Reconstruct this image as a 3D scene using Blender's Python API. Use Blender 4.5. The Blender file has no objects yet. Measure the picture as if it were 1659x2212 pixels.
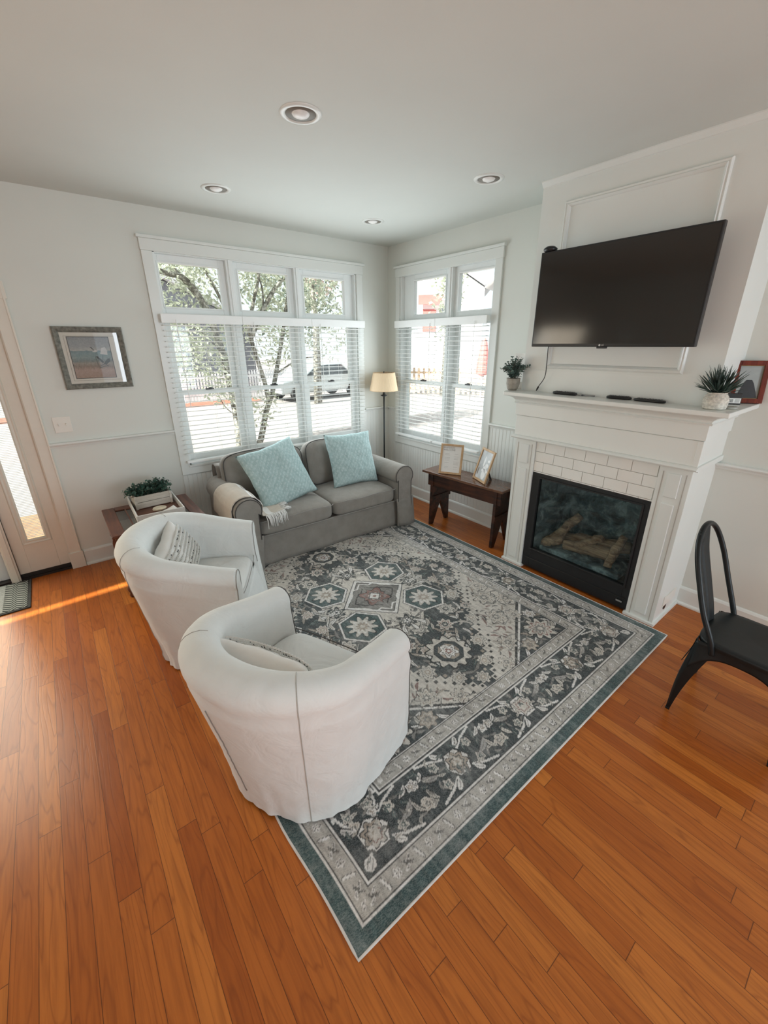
import bpy, bmesh, math, random
import numpy as np
from mathutils import Vector, Matrix, noise
random.seed(7)
S = bpy.context.scene
COL = S.collection
PI = math.pi

# ------------------------------------------------------------------ camera
cam = bpy.data.cameras.new('camera'); cam_o = bpy.data.objects.new('camera', cam); COL.objects.link(cam_o)
_r = Vector((0.78401, -0.62074, -0.00344)); _u = Vector((0.22459, 0.27849, 0.93381)); _f = Vector((0.5787, 0.73288, -0.35775))
cam_o.matrix_world = Matrix(((_r.x, _u.x, -_f.x, -3.2213), (_r.y, _u.y, -_f.y, -4.0449), (_r.z, _u.z, -_f.z, 1.7534), (0, 0, 0, 1)))
cam.sensor_fit = 'VERTICAL'; cam.sensor_height = 36.0; cam.lens = 14.4893
cam.shift_x = -6.14 / 2212; cam.shift_y = -20.98 / 2212
cam.clip_start = 0.02; cam.clip_end = 300
S.camera = cam_o

# ------------------------------------------------------------------ world, sun, daylight, exposure
W = bpy.data.worlds.new('world'); S.world = W; W.use_nodes = True
bg = W.node_tree.nodes['Background']; bg.inputs[0].default_value = (0.90, 0.95, 1.0, 1); bg.inputs[1].default_value = 1.25
sun = bpy.data.lights.new('sun', 'SUN'); sun.energy = 15.0; sun.angle = math.radians(1.0); sun.color = (1, 0.96, 0.90)
sun_o = bpy.data.objects.new('sun', sun); COL.objects.link(sun_o)
sun_o.rotation_euler = Vector((1.0, 0.045, -0.70)).to_track_quat('-Z', 'Y').to_euler(); sun_o.location = (-9, 0, 7)

def area(name, loc, direction, sx, sy, power, color=(1, 1, 1), spread=180):
    l = bpy.data.lights.new(name, 'AREA'); l.shape = 'RECTANGLE'; l.size = sx; l.size_y = sy; l.energy = power; l.color = color
    l.spread = math.radians(spread)
    o = bpy.data.objects.new(name, l); COL.objects.link(o); o.location = loc
    o.rotation_euler = Vector(direction).to_track_quat('-Z', 'Y').to_euler()
    return o
# daylight entering through the windows of the room: the kitchen end behind, and the windows seen; plus one added fill at the left
area('daylight_side_window', (-0.05, -6.3, 1.5), (-1, 0.25, 0.0), 2.0, 1.7, 10, (0.86, 0.94, 1.0))
area('daylight_rear_window', (-1.0, -7.75, 1.55), (-.1, 1, 0.0), 1.65, 1.8, 82, (0.78, 0.90, 1.0))
area('daylight_window_back', (-1.39, -0.13, 1.40), (0, -1, 0.0), 1.85, 1.2, 24, (0.88, 0.96, 1.0))
area('daylight_window_right', (-0.13, -0.85, 1.40), (-1, 0, 0.0), 1.2, 1.2, 13, (0.88, 0.96, 1.0))
area('daylight_door', (-4.3, -0.05, 1.15), (0.30, -1, -0.45), 0.85, 1.8, 22, (1.0, 0.87, 0.68), 135)
area('left_fill_light', (-5.55, -5.5, 1.5), (1, 0.40, 0.0), 1.7, 1.6, 22, (0.90, 0.96, 1.0))  # unseen fill added to brighten the chimney breast from the left
S.view_settings.view_transform = 'Standard'; S.view_settings.look = 'None'
S.view_settings.gamma = 1.0; S.view_settings.use_curve_mapping = False; S.view_settings.exposure = 0.0
S.cycles.max_bounces = 10; S.cycles.diffuse_bounces = 6; S.cycles.glossy_bounces = 4; S.cycles.transmission_bounces = 6; S.cycles.transparent_max_bounces = 24
S.cycles.sample_clamp_indirect = 6.0; S.cycles.caustics_reflective = False; S.cycles.caustics_refractive = False
S.cycles.use_denoising = True

# ------------------------------------------------------------------ materials
def nt(m):
    m.use_nodes = True; return m.node_tree
class NB:
    """small node builder"""
    def __init__(s, m): s.m = m; s.t = nt(m); s.b = s.t.nodes['Principled BSDF']; s.out = s.t.nodes['Material Output']
    def n(s, typ, **kw):
        x = s.t.nodes.new(typ)
        for k, v in kw.items(): setattr(x, k, v)
        return x
    def l(s, a, b): s.t.links.new(a, b)
    def math(s, op, a, b=None, c=None):
        x = s.n('ShaderNodeMath', operation=op)
        for i, v in enumerate((a, b, c)):
            if v is None: continue
            if isinstance(v, (int, float)): x.inputs[i].default_value = v
            else: s.l(v, x.inputs[i])
        return x.outputs[0]
    def mix(s, f, a, b, typ='MIX'):
        x = s.n('ShaderNodeMix', data_type='RGBA', blend_type=typ)
        for i, v in ((0, f), (6, a), (7, b)):
            if isinstance(v, (int, float)): x.inputs[i].default_value = v
            elif isinstance(v, tuple): x.inputs[i].default_value = v if len(v) == 4 else (*v, 1)
            else: s.l(v, x.inputs[i])
        return x.outputs[2]
    def noise(s, scale, detail=3, vec=None, rough=0.5, dist=0):
        x = s.n('ShaderNodeTexNoise'); x.inputs['Scale'].default_value = scale; x.inputs['Detail'].default_value = detail
        x.inputs['Roughness'].default_value = rough; x.inputs['Distortion'].default_value = dist
        if vec is not None: s.l(vec, x.inputs['Vector'])
        return x.outputs[0]
    def ramp(s, f, stops):
        x = s.n('ShaderNodeValToRGB'); e = x.color_ramp.elements
        while len(e) > 1: e.remove(e[-1])
        e[0].position = stops[0][0]; e[0].color = (*stops[0][1], 1) if len(stops[0][1]) == 3 else stops[0][1]
        for p, c in stops[1:]:
            k = e.new(p); k.color = (*c, 1) if len(c) == 3 else c
        s.l(f, x.inputs[0]); return x.outputs[0]
    def pos(s, obj=False):
        return s.n('ShaderNodeTexCoord').outputs['Object'] if obj else s.n('ShaderNodeNewGeometry').outputs['Position']
    def bump(s, h, strength=0.3, dist=0.005):
        x = s.n('ShaderNodeBump'); x.inputs['Strength'].default_value = strength; x.inputs['Distance'].default_value = dist
        s.l(h, x.inputs['Height']); s.l(x.outputs[0], s.b.inputs['Normal'])
_mats = {}
def mat(name, col, rough=0.6, metal=0.0, spec=0.5, noise_amt=0.06, nscale=30, bump=0.0, bscale=200, coat=0.0, sheen=0.0):
    if name in _mats: return _mats[name]
    m = bpy.data.materials.new(name); b = NB(m)
    b.b.inputs['Roughness'].default_value = rough; b.b.inputs['Metallic'].default_value = metal
    b.b.inputs['Specular IOR Level'].default_value = spec; b.b.inputs['Coat Weight'].default_value = coat
    b.b.inputs['Sheen Weight'].default_value = sheen
    p = b.pos(True)
    f = b.noise(nscale, 4, p)
    lo = tuple(max(0, c * (1 - noise_amt)) for c in col); hi = tuple(min(1, c * (1 + noise_amt)) for c in col)
    b.l(b.ramp(f, [(0.3, lo), (0.7, hi)]), b.b.inputs['Base Color'])
    if bump: b.bump(b.noise(bscale, 3, p), bump, 0.002)
    _mats[name] = m; return m

WALL = mat('wall_paint', (0.685, 0.705, 0.66), 0.55, noise_amt=0.012, nscale=3, bump=0.05, bscale=300)
CEIL = mat('ceiling_paint', (0.64, 0.665, 0.63), 0.8, noise_amt=0.012, nscale=3, bump=0.08, bscale=400)
TRIM = mat('trim_paint', (0.74, 0.765, 0.735), 0.3, noise_amt=0.012, nscale=5)
VINYL = mat('window_vinyl', (0.80, 0.83, 0.82), 0.35, noise_amt=0.01)
SLAT = mat('blind_slat', (0.90, 0.92, 0.91), 0.4, noise_amt=0.01)
PLATE = mat('switch_plate', (0.78, 0.76, 0.70), 0.35, noise_amt=0.01)
BLACK = mat('black_plastic', (0.012, 0.012, 0.013), 0.35, noise_amt=0.1)
BLACKM = mat('black_metal', (0.007, 0.010, 0.011), 0.40, spec=0.35, noise_amt=0.2)
PIPE = mat('dark_piping', (0.07, 0.065, 0.06), 0.8)
PIPEL = mat('light_piping', (0.30, 0.29, 0.27), 0.8)

def fabric(name, col, var=0.10, weave=900, fold=0.5, fscale=7):
    if name in _mats: return _mats[name]
    m = bpy.data.materials.new(name); b = NB(m); p = b.pos(True)
    b.b.inputs['Roughness'].default_value = 0.92; b.b.inputs['Sheen Weight'].default_value = 0.15; b.b.inputs['Specular IOR Level'].default_value = 0.15
    f = b.noise(weave, 2, p); g = b.noise(14, 4, p)
    mx = b.math('ADD', b.math('MULTIPLY', f, 0.5), b.math('MULTIPLY', g, 0.5))
    lo = tuple(c * (1 - var) for c in col); hi = tuple(min(1, c * (1 + var)) for c in col)
    b.l(b.ramp(mx, [(0.35, lo), (0.65, hi)]), b.b.inputs['Base Color'])
    h = b.math('ADD', b.math('MULTIPLY', b.noise(fscale, 3, p, 0.55, 1.2), 1.0), b.math('MULTIPLY', f, 0.03))
    b.bump(h, fold, 0.02)
    _mats[name] = m; return m
SLIP = fabric('cream_slipcover', (0.70, 0.725, 0.71), 0.03, fold=0.35)
SOFA = fabric('taupe_sofa_cloth', (0.265, 0.25, 0.225), 0.12, fold=0.35)
KNIT = fabric('white_pillow_cloth', (0.72, 0.72, 0.69), 0.05, fold=0.1)
THROW = fabric('beige_throw_cloth', (0.56, 0.51, 0.44), 0.08, fold=0.2)
THROWW = fabric('white_throw_stripe', (0.76, 0.76, 0.74), 0.04, fold=0.2)

def wood(name, a, c, axis='X', scale=1.0, rough=0.4, dark=None):
    if name in _mats: return _mats[name]
    m = bpy.data.materials.new(name); b = NB(m)
    mp = b.n('ShaderNodeMapping'); b.l(b.pos(True), mp.inputs[0])
    s = {'X': (2.5, 40, 40), 'Y': (40, 2.5, 40), 'Z': (40, 40, 2.5)}[axis]
    mp.inputs['Scale'].default_value = tuple(k * scale for k in s)
    f = b.noise(1, 5, mp.outputs[0], 0.6, 0.8)
    g = b.noise(6, 4, b.pos(True), 0.6)
    mx = b.math('ADD', b.math('MULTIPLY', f, 0.65), b.math('MULTIPLY', g, 0.35))
    st = [(0.35, a), (0.62, c)]
    if dark: st = [(0.30, dark)] + [(0.42, a), (0.62, c)]
    b.l(b.ramp(mx, st), b.b.inputs['Base Color']); b.b.inputs['Roughness'].default_value = rough
    b.bump(f, 0.15, 0.002)
    _mats[name] = m; return m

def thin_glass(name, tint=(0.97, 1, 0.99), refl=1.0):
    m = bpy.data.materials.new(name); t = nt(m); t.nodes.remove(t.nodes['Principled BSDF'])
    tr = t.nodes.new('ShaderNodeBsdfTransparent'); tr.inputs[0].default_value = (*tint, 1)
    gl = t.nodes.new('ShaderNodeBsdfGlossy'); gl.inputs['Roughness'].default_value = 0.02
    lw = t.nodes.new('ShaderNodeLayerWeight'); lw.inputs[0].default_value = 0.5
    pw = t.nodes.new('ShaderNodeMath'); pw.operation = 'POWER'; pw.inputs[1].default_value = 4.5
    mu = t.nodes.new('ShaderNodeMath'); mu.operation = 'MULTIPLY_ADD'; mu.inputs[1].default_value = 0.9 * refl; mu.inputs[2].default_value = 0.03 * refl
    mu.use_clamp = True; mx = t.nodes.new('ShaderNodeMixShader')
    t.links.new(lw.outputs['Facing'], pw.inputs[0]); t.links.new(pw.outputs[0], mu.inputs[0]); t.links.new(mu.outputs[0], mx.inputs[0])
    t.links.new(tr.outputs[0], mx.inputs[1]); t.links.new(gl.outputs[0], mx.inputs[2])
    t.links.new(mx.outputs[0], t.nodes['Material Output'].inputs[0]); return m
GLASS = thin_glass('window_glass')

def floor_mat():
    m = bpy.data.materials.new('oak_floor'); b = NB(m)
    sx = b.n('ShaderNodeSeparateXYZ'); b.l(b.pos(), sx.inputs[0]); X, Y = sx.outputs[0], sx.outputs[1]
    px = b.math('DIVIDE', X, 0.0700); ix = b.math('FLOOR', px); fx = b.math('SUBTRACT', px, ix)
    w1 = b.n('ShaderNodeTexWhiteNoise', noise_dimensions='1D'); b.l(ix, w1.inputs['W'])
    py = b.math('DIVIDE', b.math('ADD', Y, b.math('MULTIPLY', w1.outputs[0], 7.0)), 0.95); iy = b.math('FLOOR', py); fy = b.math('SUBTRACT', py, iy)
    cb = b.n('ShaderNodeCombineXYZ'); b.l(ix, cb.inputs[0]); b.l(iy, cb.inputs[1])
    w2 = b.n('ShaderNodeTexWhiteNoise', noise_dimensions='2D'); b.l(cb.outputs[0], w2.inputs['Vector']); R = w2.outputs[0]
    off = b.math('MULTIPLY', R, 37.0)
    c1 = b.n('ShaderNodeCombineXYZ'); b.l(b.math('ADD', b.math('MULTIPLY', X, 70), off), c1.inputs[0]); b.l(b.math('ADD', b.math('MULTIPLY', Y, 4.0), off), c1.inputs[1])
    grain = b.noise(1, 4, c1.outputs[0], 0.6, 0.4)
    c2 = b.n('ShaderNodeCombineXYZ'); b.l(b.math('ADD', b.math('MULTIPLY', X, 10), off), c2.inputs[0]); b.l(b.math('ADD', b.math('MULTIPLY', Y, 1.0), off), c2.inputs[1])
    rings0 = b.noise(1, 2, c2.outputs[0], 0.4, 0.25)
    rings = b.math('FRACT', b.math('MULTIPLY', rings0, 13.0))
    rings = b.math('ABSOLUTE', b.math('SUBTRACT', rings, 0.5))
    base = b.ramp(R, [(0.0, (0.34, 0.085, 0.012)), (0.25, (0.41, 0.115, 0.018)), (0.7, (0.46, 0.138, 0.023)), (1.0, (0.54, 0.182, 0.033))])
    col = b.mix(b.math('MULTIPLY', b.ramp(grain, [(0.42, (0, 0, 0)), (0.62, (1, 1, 1))]), 0.28), base, (0.15, 0.032, 0.006))
    rm = b.ramp(rings, [(0.0, (1, 1, 1)), (0.13, (0, 0, 0))])
    col = b.mix(b.math('MULTIPLY', rm, 0.36), col, (0.16, 0.034, 0.006))
    ex = b.math('MINIMUM', fx, b.math('SUBTRACT', 1, fx)); ey = b.math('MULTIPLY', b.math('MINIMUM', fy, b.math('SUBTRACT', 1, fy)), 11.0)
    gap = b.math('LESS_THAN', b.math('MINIMUM', ex, ey), 0.014)
    col = b.mix(b.math('MULTIPLY', gap, 0.75), col, (0.06, 0.016, 0.006))
    b.l(col, b.b.inputs['Base Color'])
    b.b.inputs['Roughness'].default_value = 0.30; b.b.inputs['Specular IOR Level'].default_value = 0.4
    h = b.math('SUBTRACT', b.math('MULTIPLY', grain, 0.10), b.math('MULTIPLY', gap, 0.6))
    h = b.math('ADD', h, b.math('MULTIPLY', rm, -0.12))
    b.bump(h, 0.35, 0.002); return m
FLOOR = floor_mat()

# ------------------------------------------------------------------ geometry helpers
class MB:
    def __init__(s): s.v = []; s.f = []; s.mi = []; s.cur = 0
    def m(s, i): s.cur = i; return s
    def add(s, vs, fs):
        o = len(s.v); s.v += [tuple(p) for p in vs]
        for f in fs: s.f.append([i + o for i in f]); s.mi.append(s.cur)
        return s
    def box(s, x0, x1, y0, y1, z0, z1, M=None):
        if x0 > x1: x0, x1 = x1, x0
        if y0 > y1: y0, y1 = y1, y0
        if z0 > z1: z0, z1 = z1, z0
        vs = [Vector(p) for p in ((x0,y0,z0),(x1,y0,z0),(x1,y1,z0),(x0,y1,z0),(x0,y0,z1),(x1,y0,z1),(x1,y1,z1),(x0,y1,z1))]
        if M is not None: vs = [M @ p for p in vs]
        return s.add(vs, [(0,3,2,1),(4,5,6,7),(0,1,5,4),(1,2,6,5),(2,3,7,6),(3,0,4,7)])
    def prism(s, poly, a0, a1, axis='y', M=None):
        """poly in the two other axes (order kept x,y,z), extruded along axis"""
        n = len(poly); vs = []
        for a in (a0, a1):
            for p, q in poly:
                vs.append(Vector({'x': (a, p, q), 'y': (p, a, q), 'z': (p, q, a)}[axis]))
        if M is not None: vs = [M @ p for p in vs]
        fs = [tuple(range(n)), tuple(range(2 * n - 1, n - 1, -1))] + [(i, i + n, (i + 1) % n + n, (i + 1) % n) for i in range(n)]
        return s.add(vs, fs)
    def tube(s, pts, r, n=10, closed=False, cap=True):
        pts = [Vector(p) for p in pts]; k = len(pts); rs = r if isinstance(r, (list, tuple)) else [r] * k
        vs = []; up = Vector((0, 0, 1)); prev = None
        for i, p in enumerate(pts):
            if closed: t = (pts[(i + 1) % k] - pts[i - 1])
            else: t = pts[min(i + 1, k - 1)] - pts[max(i - 1, 0)]
            t.normalize()
            if prev is None:
                a = up if abs(t.z) < 0.9 else Vector((1, 0, 0)); u = t.cross(a).normalized()
            else:
                u = (prev - t * prev.dot(t)).normalized()
            prev = u; w = t.cross(u)
            for j in range(n):
                a = 2 * PI * j / n; vs.append(p + (u * math.cos(a) + w * math.sin(a)) * rs[i])
        fs = []
        for i in range(k if closed else k - 1):
            for j in range(n):
                a, b_ = i * n + j, i * n + (j + 1) % n; c, d = ((i + 1) % k) * n + (j + 1) % n, ((i + 1) % k) * n + j
                fs.append((a, b_, c, d))
        if cap and not closed: fs += [tuple(range(n - 1, -1, -1)), tuple(range((k - 1) * n, k * n))]
        return s.add(vs, fs)
    def lathe(s, prof, c=(0, 0, 0), n=24, M=None):
        vs = []; k = len(prof)
        for r, z in prof:
            for j in range(n):
                a = 2 * PI * j / n; p = Vector((r * math.cos(a), r * math.sin(a), z)) ; p = (M @ p) if M is not None else p
                vs.append(p + Vector(c))
        fs = [(i * n + j, i * n + (j + 1) % n, (i + 1) * n + (j + 1) % n, (i + 1) * n + j) for i in range(k - 1) for j in range(n)]
        if prof[0][0] > 1e-6: fs.append(tuple(range(n - 1, -1, -1)))
        if prof[-1][0] > 1e-6: fs.append(tuple(range((k - 1) * n, k * n)))
        return s.add(vs, fs)
    def grid(s, fn, nu, nv, closeu=False):
        vs = [fn(i / (nu if closeu else nu - 1), j / (nv - 1)) for i in range(nu) for j in range(nv)]
        fs = [(i * nv + j, ((i + 1) % nu) * nv + j, ((i + 1) % nu) * nv + j + 1, i * nv + j + 1) for i in range(nu if closeu else nu - 1) for j in range(nv - 1)]
        return s.add(vs, fs)
    def build(s, name, mats, parent=None, smooth=False, bevel=0.0, seg=2, sub=0, M=None, solid=0.0, weld=False, label=None, kind=None):
        me = bpy.data.meshes.new(name); vs = s.v
        if M is not None: vs = [tuple(M @ Vector(p)) for p in vs]
        me.from_pydata(vs, [], s.f)
        for mm in (mats if isinstance(mats, (list, tuple)) else [mats]): me.materials.append(mm)
        me.polygons.foreach_set('material_index', s.mi)
        bm = bmesh.new(); bm.from_mesh(me)
        if weld: bmesh.ops.remove_doubles(bm, verts=bm.verts, dist=1e-5)
        bmesh.ops.recalc_face_normals(bm, faces=bm.faces); bm.to_mesh(me); bm.free()
        if smooth: me.polygons.foreach_set('use_smooth', [True] * len(me.polygons))
        o = bpy.data.objects.new(name, me); COL.objects.link(o)
        if parent: o.parent = parent
        if solid: k = o.modifiers.new('s', 'SOLIDIFY'); k.thickness = solid; k.offset = 0
        if bevel: k = o.modifiers.new('b', 'BEVEL'); k.width = bevel; k.segments = seg; k.limit_method = 'ANGLE'; k.angle_limit = math.radians(40)
        if sub: k = o.modifiers.new('u', 'SUBSURF'); k.levels = sub; k.render_levels = sub
        if label: o['label'] = label
        if kind: o['kind'] = kind
        return o
def tag(o, label, cat, group=None, kind=None):
    o['label'] = label; o['category'] = cat
    if group: o['group'] = group
    if kind: o['kind'] = kind
    return o
def thing(name, label, cat, loc=(0, 0, 0), rz=0.0, group=None, kind=None):
    o = bpy.data.objects.new(name, None); COL.objects.link(o); o.location = loc; o.rotation_euler = (0, 0, rz); o.empty_display_size = 0.05
    return tag(o, label, cat, group, kind)
def copy_tree(o, parent=None):
    c = o.copy(); COL.objects.link(c)
    if parent: c.parent = parent
    for ch in [k for k in bpy.data.objects if k.parent == o]: copy_tree(ch, c)
    return c
def text_mesh(body, size, M, mt, name, parent, extrude=0.0004, sx=1.0):
    cu = bpy.data.curves.new(name, 'FONT'); cu.body = body; cu.size = size; cu.extrude = extrude; cu.align_x = 'CENTER'; cu.align_y = 'CENTER'
    tmp = bpy.data.objects.new(name + '_tmp', cu); COL.objects.link(tmp)
    dg = bpy.context.evaluated_depsgraph_get(); me = bpy.data.meshes.new_from_object(tmp.evaluated_get(dg))
    bpy.data.objects.remove(tmp); me.transform(Matrix.Diagonal((sx, 1, 1, 1))); me.transform(M); me.materials.clear(); me.materials.append(mt)
    o = bpy.data.objects.new(name, me); COL.objects.link(o); o.parent = parent; return o
# ================================================================== ROOM SHELL
H = 2.74; XL = -5.6; YB = -7.8; T = 0.16
def struct(o, label, cat): return tag(o, label, cat, kind='structure')
m = MB(); m.box(XL, 0.0, YB, 0.0, -0.06, 0.0)
struct(m.build('floor', FLOOR), 'glossy orange oak strip floor', 'floor')
# ceiling with holes for four downlights
LP = [(-2.041, -1.925), (-2.04, -0.70), (-0.722, -1.943), (-0.726, -0.705)]
def ceiling():
    RO = 0.072; m = MB(); bm = bmesh.new()
    xs = sorted([XL - T, T] + [x + d for x in (-2.04, -0.724) for d in (-0.12, 0.12)]); ys = sorted([YB - T, T] + [y + d for y in (-1.934, -0.7025) for d in (-0.12, 0.12)])
    for i in range(len(xs) - 1):
        for j in range(len(ys) - 1):
            x0, x1, y0, y1 = xs[i], xs[i + 1], ys[j], ys[j + 1]
            hole = [p for p in LP if x0 < p[0] < x1 and y0 < p[1] < y1]
            if not hole: m.add([(x0, y0, H), (x1, y0, H), (x1, y1, H), (x0, y1, H)], [(0, 1, 2, 3)]); continue
            cx, cy = hole[0]; n = 32; o_, q = [], []
            for k in range(n):
                a = 2 * PI * k / n; dx, dy = math.cos(a), math.sin(a)
                tx = ((x1 if dx > 0 else x0) - cx) / dx if abs(dx) > 1e-9 else 9; ty = ((y1 if dy > 0 else y0) - cy) / dy if abs(dy) > 1e-9 else 9
                t = min(tx, ty); o_.append((cx + dx * t, cy + dy * t, H)); q.append((cx + dx * RO, cy + dy * RO, H))
            m.add(o_ + q, [(k, (k + 1) % n, n + (k + 1) % n, n + k) for k in range(n)])
            for (a_, b_) in ((x0, y0), (x1, y0), (x1, y1), (x0, y1)):   # corner triangles
                near = sorted(range(n), key=lambda k: (o_[k][0] - a_) ** 2 + (o_[k][1] - b_) ** 2)[:2]
                m.add([(a_, b_, H), o_[near[0]], o_[near[1]]], [(0, 1, 2)])
    m.box(XL - T, T, YB - T, T, H + 0.16, H + 0.2)
    return m.build('ceiling', CEIL)
struct(ceiling(), 'plain white plaster ceiling', 'ceiling')

def wall_with_holes(m, u0, u1, z0, z1, holes, put):
    us = sorted({u0, u1, *[h[0] for h in holes], *[h[1] for h in holes]}); zs = sorted({z0, z1, *[h[2] for h in holes], *[h[3] for h in holes]})
    for a, b_ in zip(us, us[1:]):
        run = None
        for c, d in zip(zs, zs[1:]):
            if any(h[0] <= a and h[1] >= b_ and h[2] <= c and h[3] >= d for h in holes):
                if run: put(a, b_, *run); run = None
            else: run = (run[0], d) if run else (c, d)
        if run: put(a, b_, *run)
WX0, WX1, WZ0, WZ1 = -2.361, -0.437, 0.712, 2.452      # back window opening
VY0, VY1, VZ0, VZ1 = -1.488, -0.215, 0.712, 2.450      # right window opening
m = MB()
wall_with_holes(m, XL - T, T, 0, H + .18, [(WX0, WX1, WZ0, WZ1), (-3.74, -3.40, 0, 2.05), (-4.72, -3.80, 0.0, 2.05)], lambda a, b_, c, d: m.box(a, b_, 0, T, c, d))
struct(m.build('wall_back', WALL), 'warm white painted wall with the triple window', 'wall')
m = MB()
wall_with_holes(m, YB, 0, 0, H + .18, [(VY0, VY1, VZ0, VZ1), (-7.3, -5.3, .65, 2.35)], lambda a, b_, c, d: m.box(0, T, a, b_, c, d))
struct(m.build('wall_right', WALL), 'warm white painted wall with the fireplace', 'wall')
m = MB(); wall_with_holes(m, YB, 0, 0, H + .18, [(-.725, -.655, 0.85, 2.05), (-6.4, -4.6, .65, 2.35)], lambda a, b_, c, d: m.box(XL - T, XL, a, b_, c, d))  # unseen openings: slit added to cast the sun streak, wide one added with left fill
struct(m.build('wall_left', WALL), 'warm white wall to the left of the camera', 'wall')
m = MB(); wall_with_holes(m, XL, 0, 0, H + .18, [(-2.2, -.2, 0.6, 2.45)], lambda a, b_, c, d: m.box(a, b_, YB - T, YB, c, d))
struct(m.build('wall_rear', WALL), 'warm white wall behind the camera', 'wall')

# baseboards (cap and shoe moulding)
BBP = [(0, 0), (0.030, 0), (0.030, 0.012), (0.026, 0.020), (0.016, 0.024), (0.016, 0.122), (0.010, 0.134), (0.004, 0.140), (0, 0.140)]
def bb_back(m, x0, x1): m.prism([(-d, z) for d, z in BBP], x0, x1, 'x')
def bb_right(m, y0, y1): m.prism([(-d, z) for d, z in BBP], y0, y1, 'y')
m = MB(); bb_back(m, -3.31, -0.001); struct(m.build('baseboard_back', TRIM, bevel=.001), 'white baseboard under the triple window', 'baseboard')
m = MB(); bb_right(m, -2.118, -0.031); bb_right(m, YB, -3.345); struct(m.build('baseboard_right', TRIM, bevel=.001), 'white baseboard either side of the fireplace', 'baseboard')
m = MB(); m.prism([(XL + d, z) for d, z in BBP], YB, 0, 'y'); struct(m.build('baseboard_left', TRIM), 'white baseboard of the left wall', 'baseboard')
# chair rails
CRP = [(0, 1.010), (0.010, 1.012), (0.014, 1.026), (0.030, 1.032), (0.034, 1.040), (0.030, 1.050), (0, 1.052)]
m = MB()
for a, b_ in ((-3.325, -2.44), (-0.358, -0.0)): m.prism([(-d, z) for d, z in CRP], a, b_, 'x')
struct(m.build('trim_1', TRIM), 'white chair rail across the back wall', 'chair rail')
m = MB()
for a, b_ in ((-0.153, -0.034), (-2.119, -1.564), (YB, -3.345)): m.prism([(-d, z) for d, z in CRP], a, b_, 'y')
struct(m.build('trim_2', TRIM), 'white chair rail on the fireplace wall', 'chair rail')
# beadboard wainscot below the rails
def bead(m, a0, a1, z0, z1, axis, pitch=0.041):
    n = max(1, int(round((a1 - a0) / pitch))); w = (a1 - a0) / n; pts = []
    for i in range(n):
        s = a0 + i * w
        pts += [(s, .0035), (s + .003, .006), (s + .012, .0062)]
    pts.append((a1, .006))
    vs = []
    for p, d in pts:
        for z in (z0, z1): vs.append((p, -d, z) if axis == 'x' else (-d, p, z))
    m.add(vs, [(2 * i, 2 * i + 2, 2 * i + 3, 2 * i + 1) for i in range(len(pts) - 1)])
m = MB(); bead(m, -2.44, -0.358, .14, 0.62, 'x'); bead(m, -0.358, 0, .14, 1.011, 'x')
struct(m.build('trim_3', TRIM), 'white beadboard wainscot on the back wall', 'wainscot')
m = MB(); bead(m, -1.564, -.153, .14, .62, 'y'); bead(m, -.153, 0, .14, 1.011, 'y'); bead(m, -2.119, -1.564, .14, 1.011, 'y')
struct(m.build('trim_4', TRIM), 'white beadboard wainscot below the right window', 'wainscot')

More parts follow.
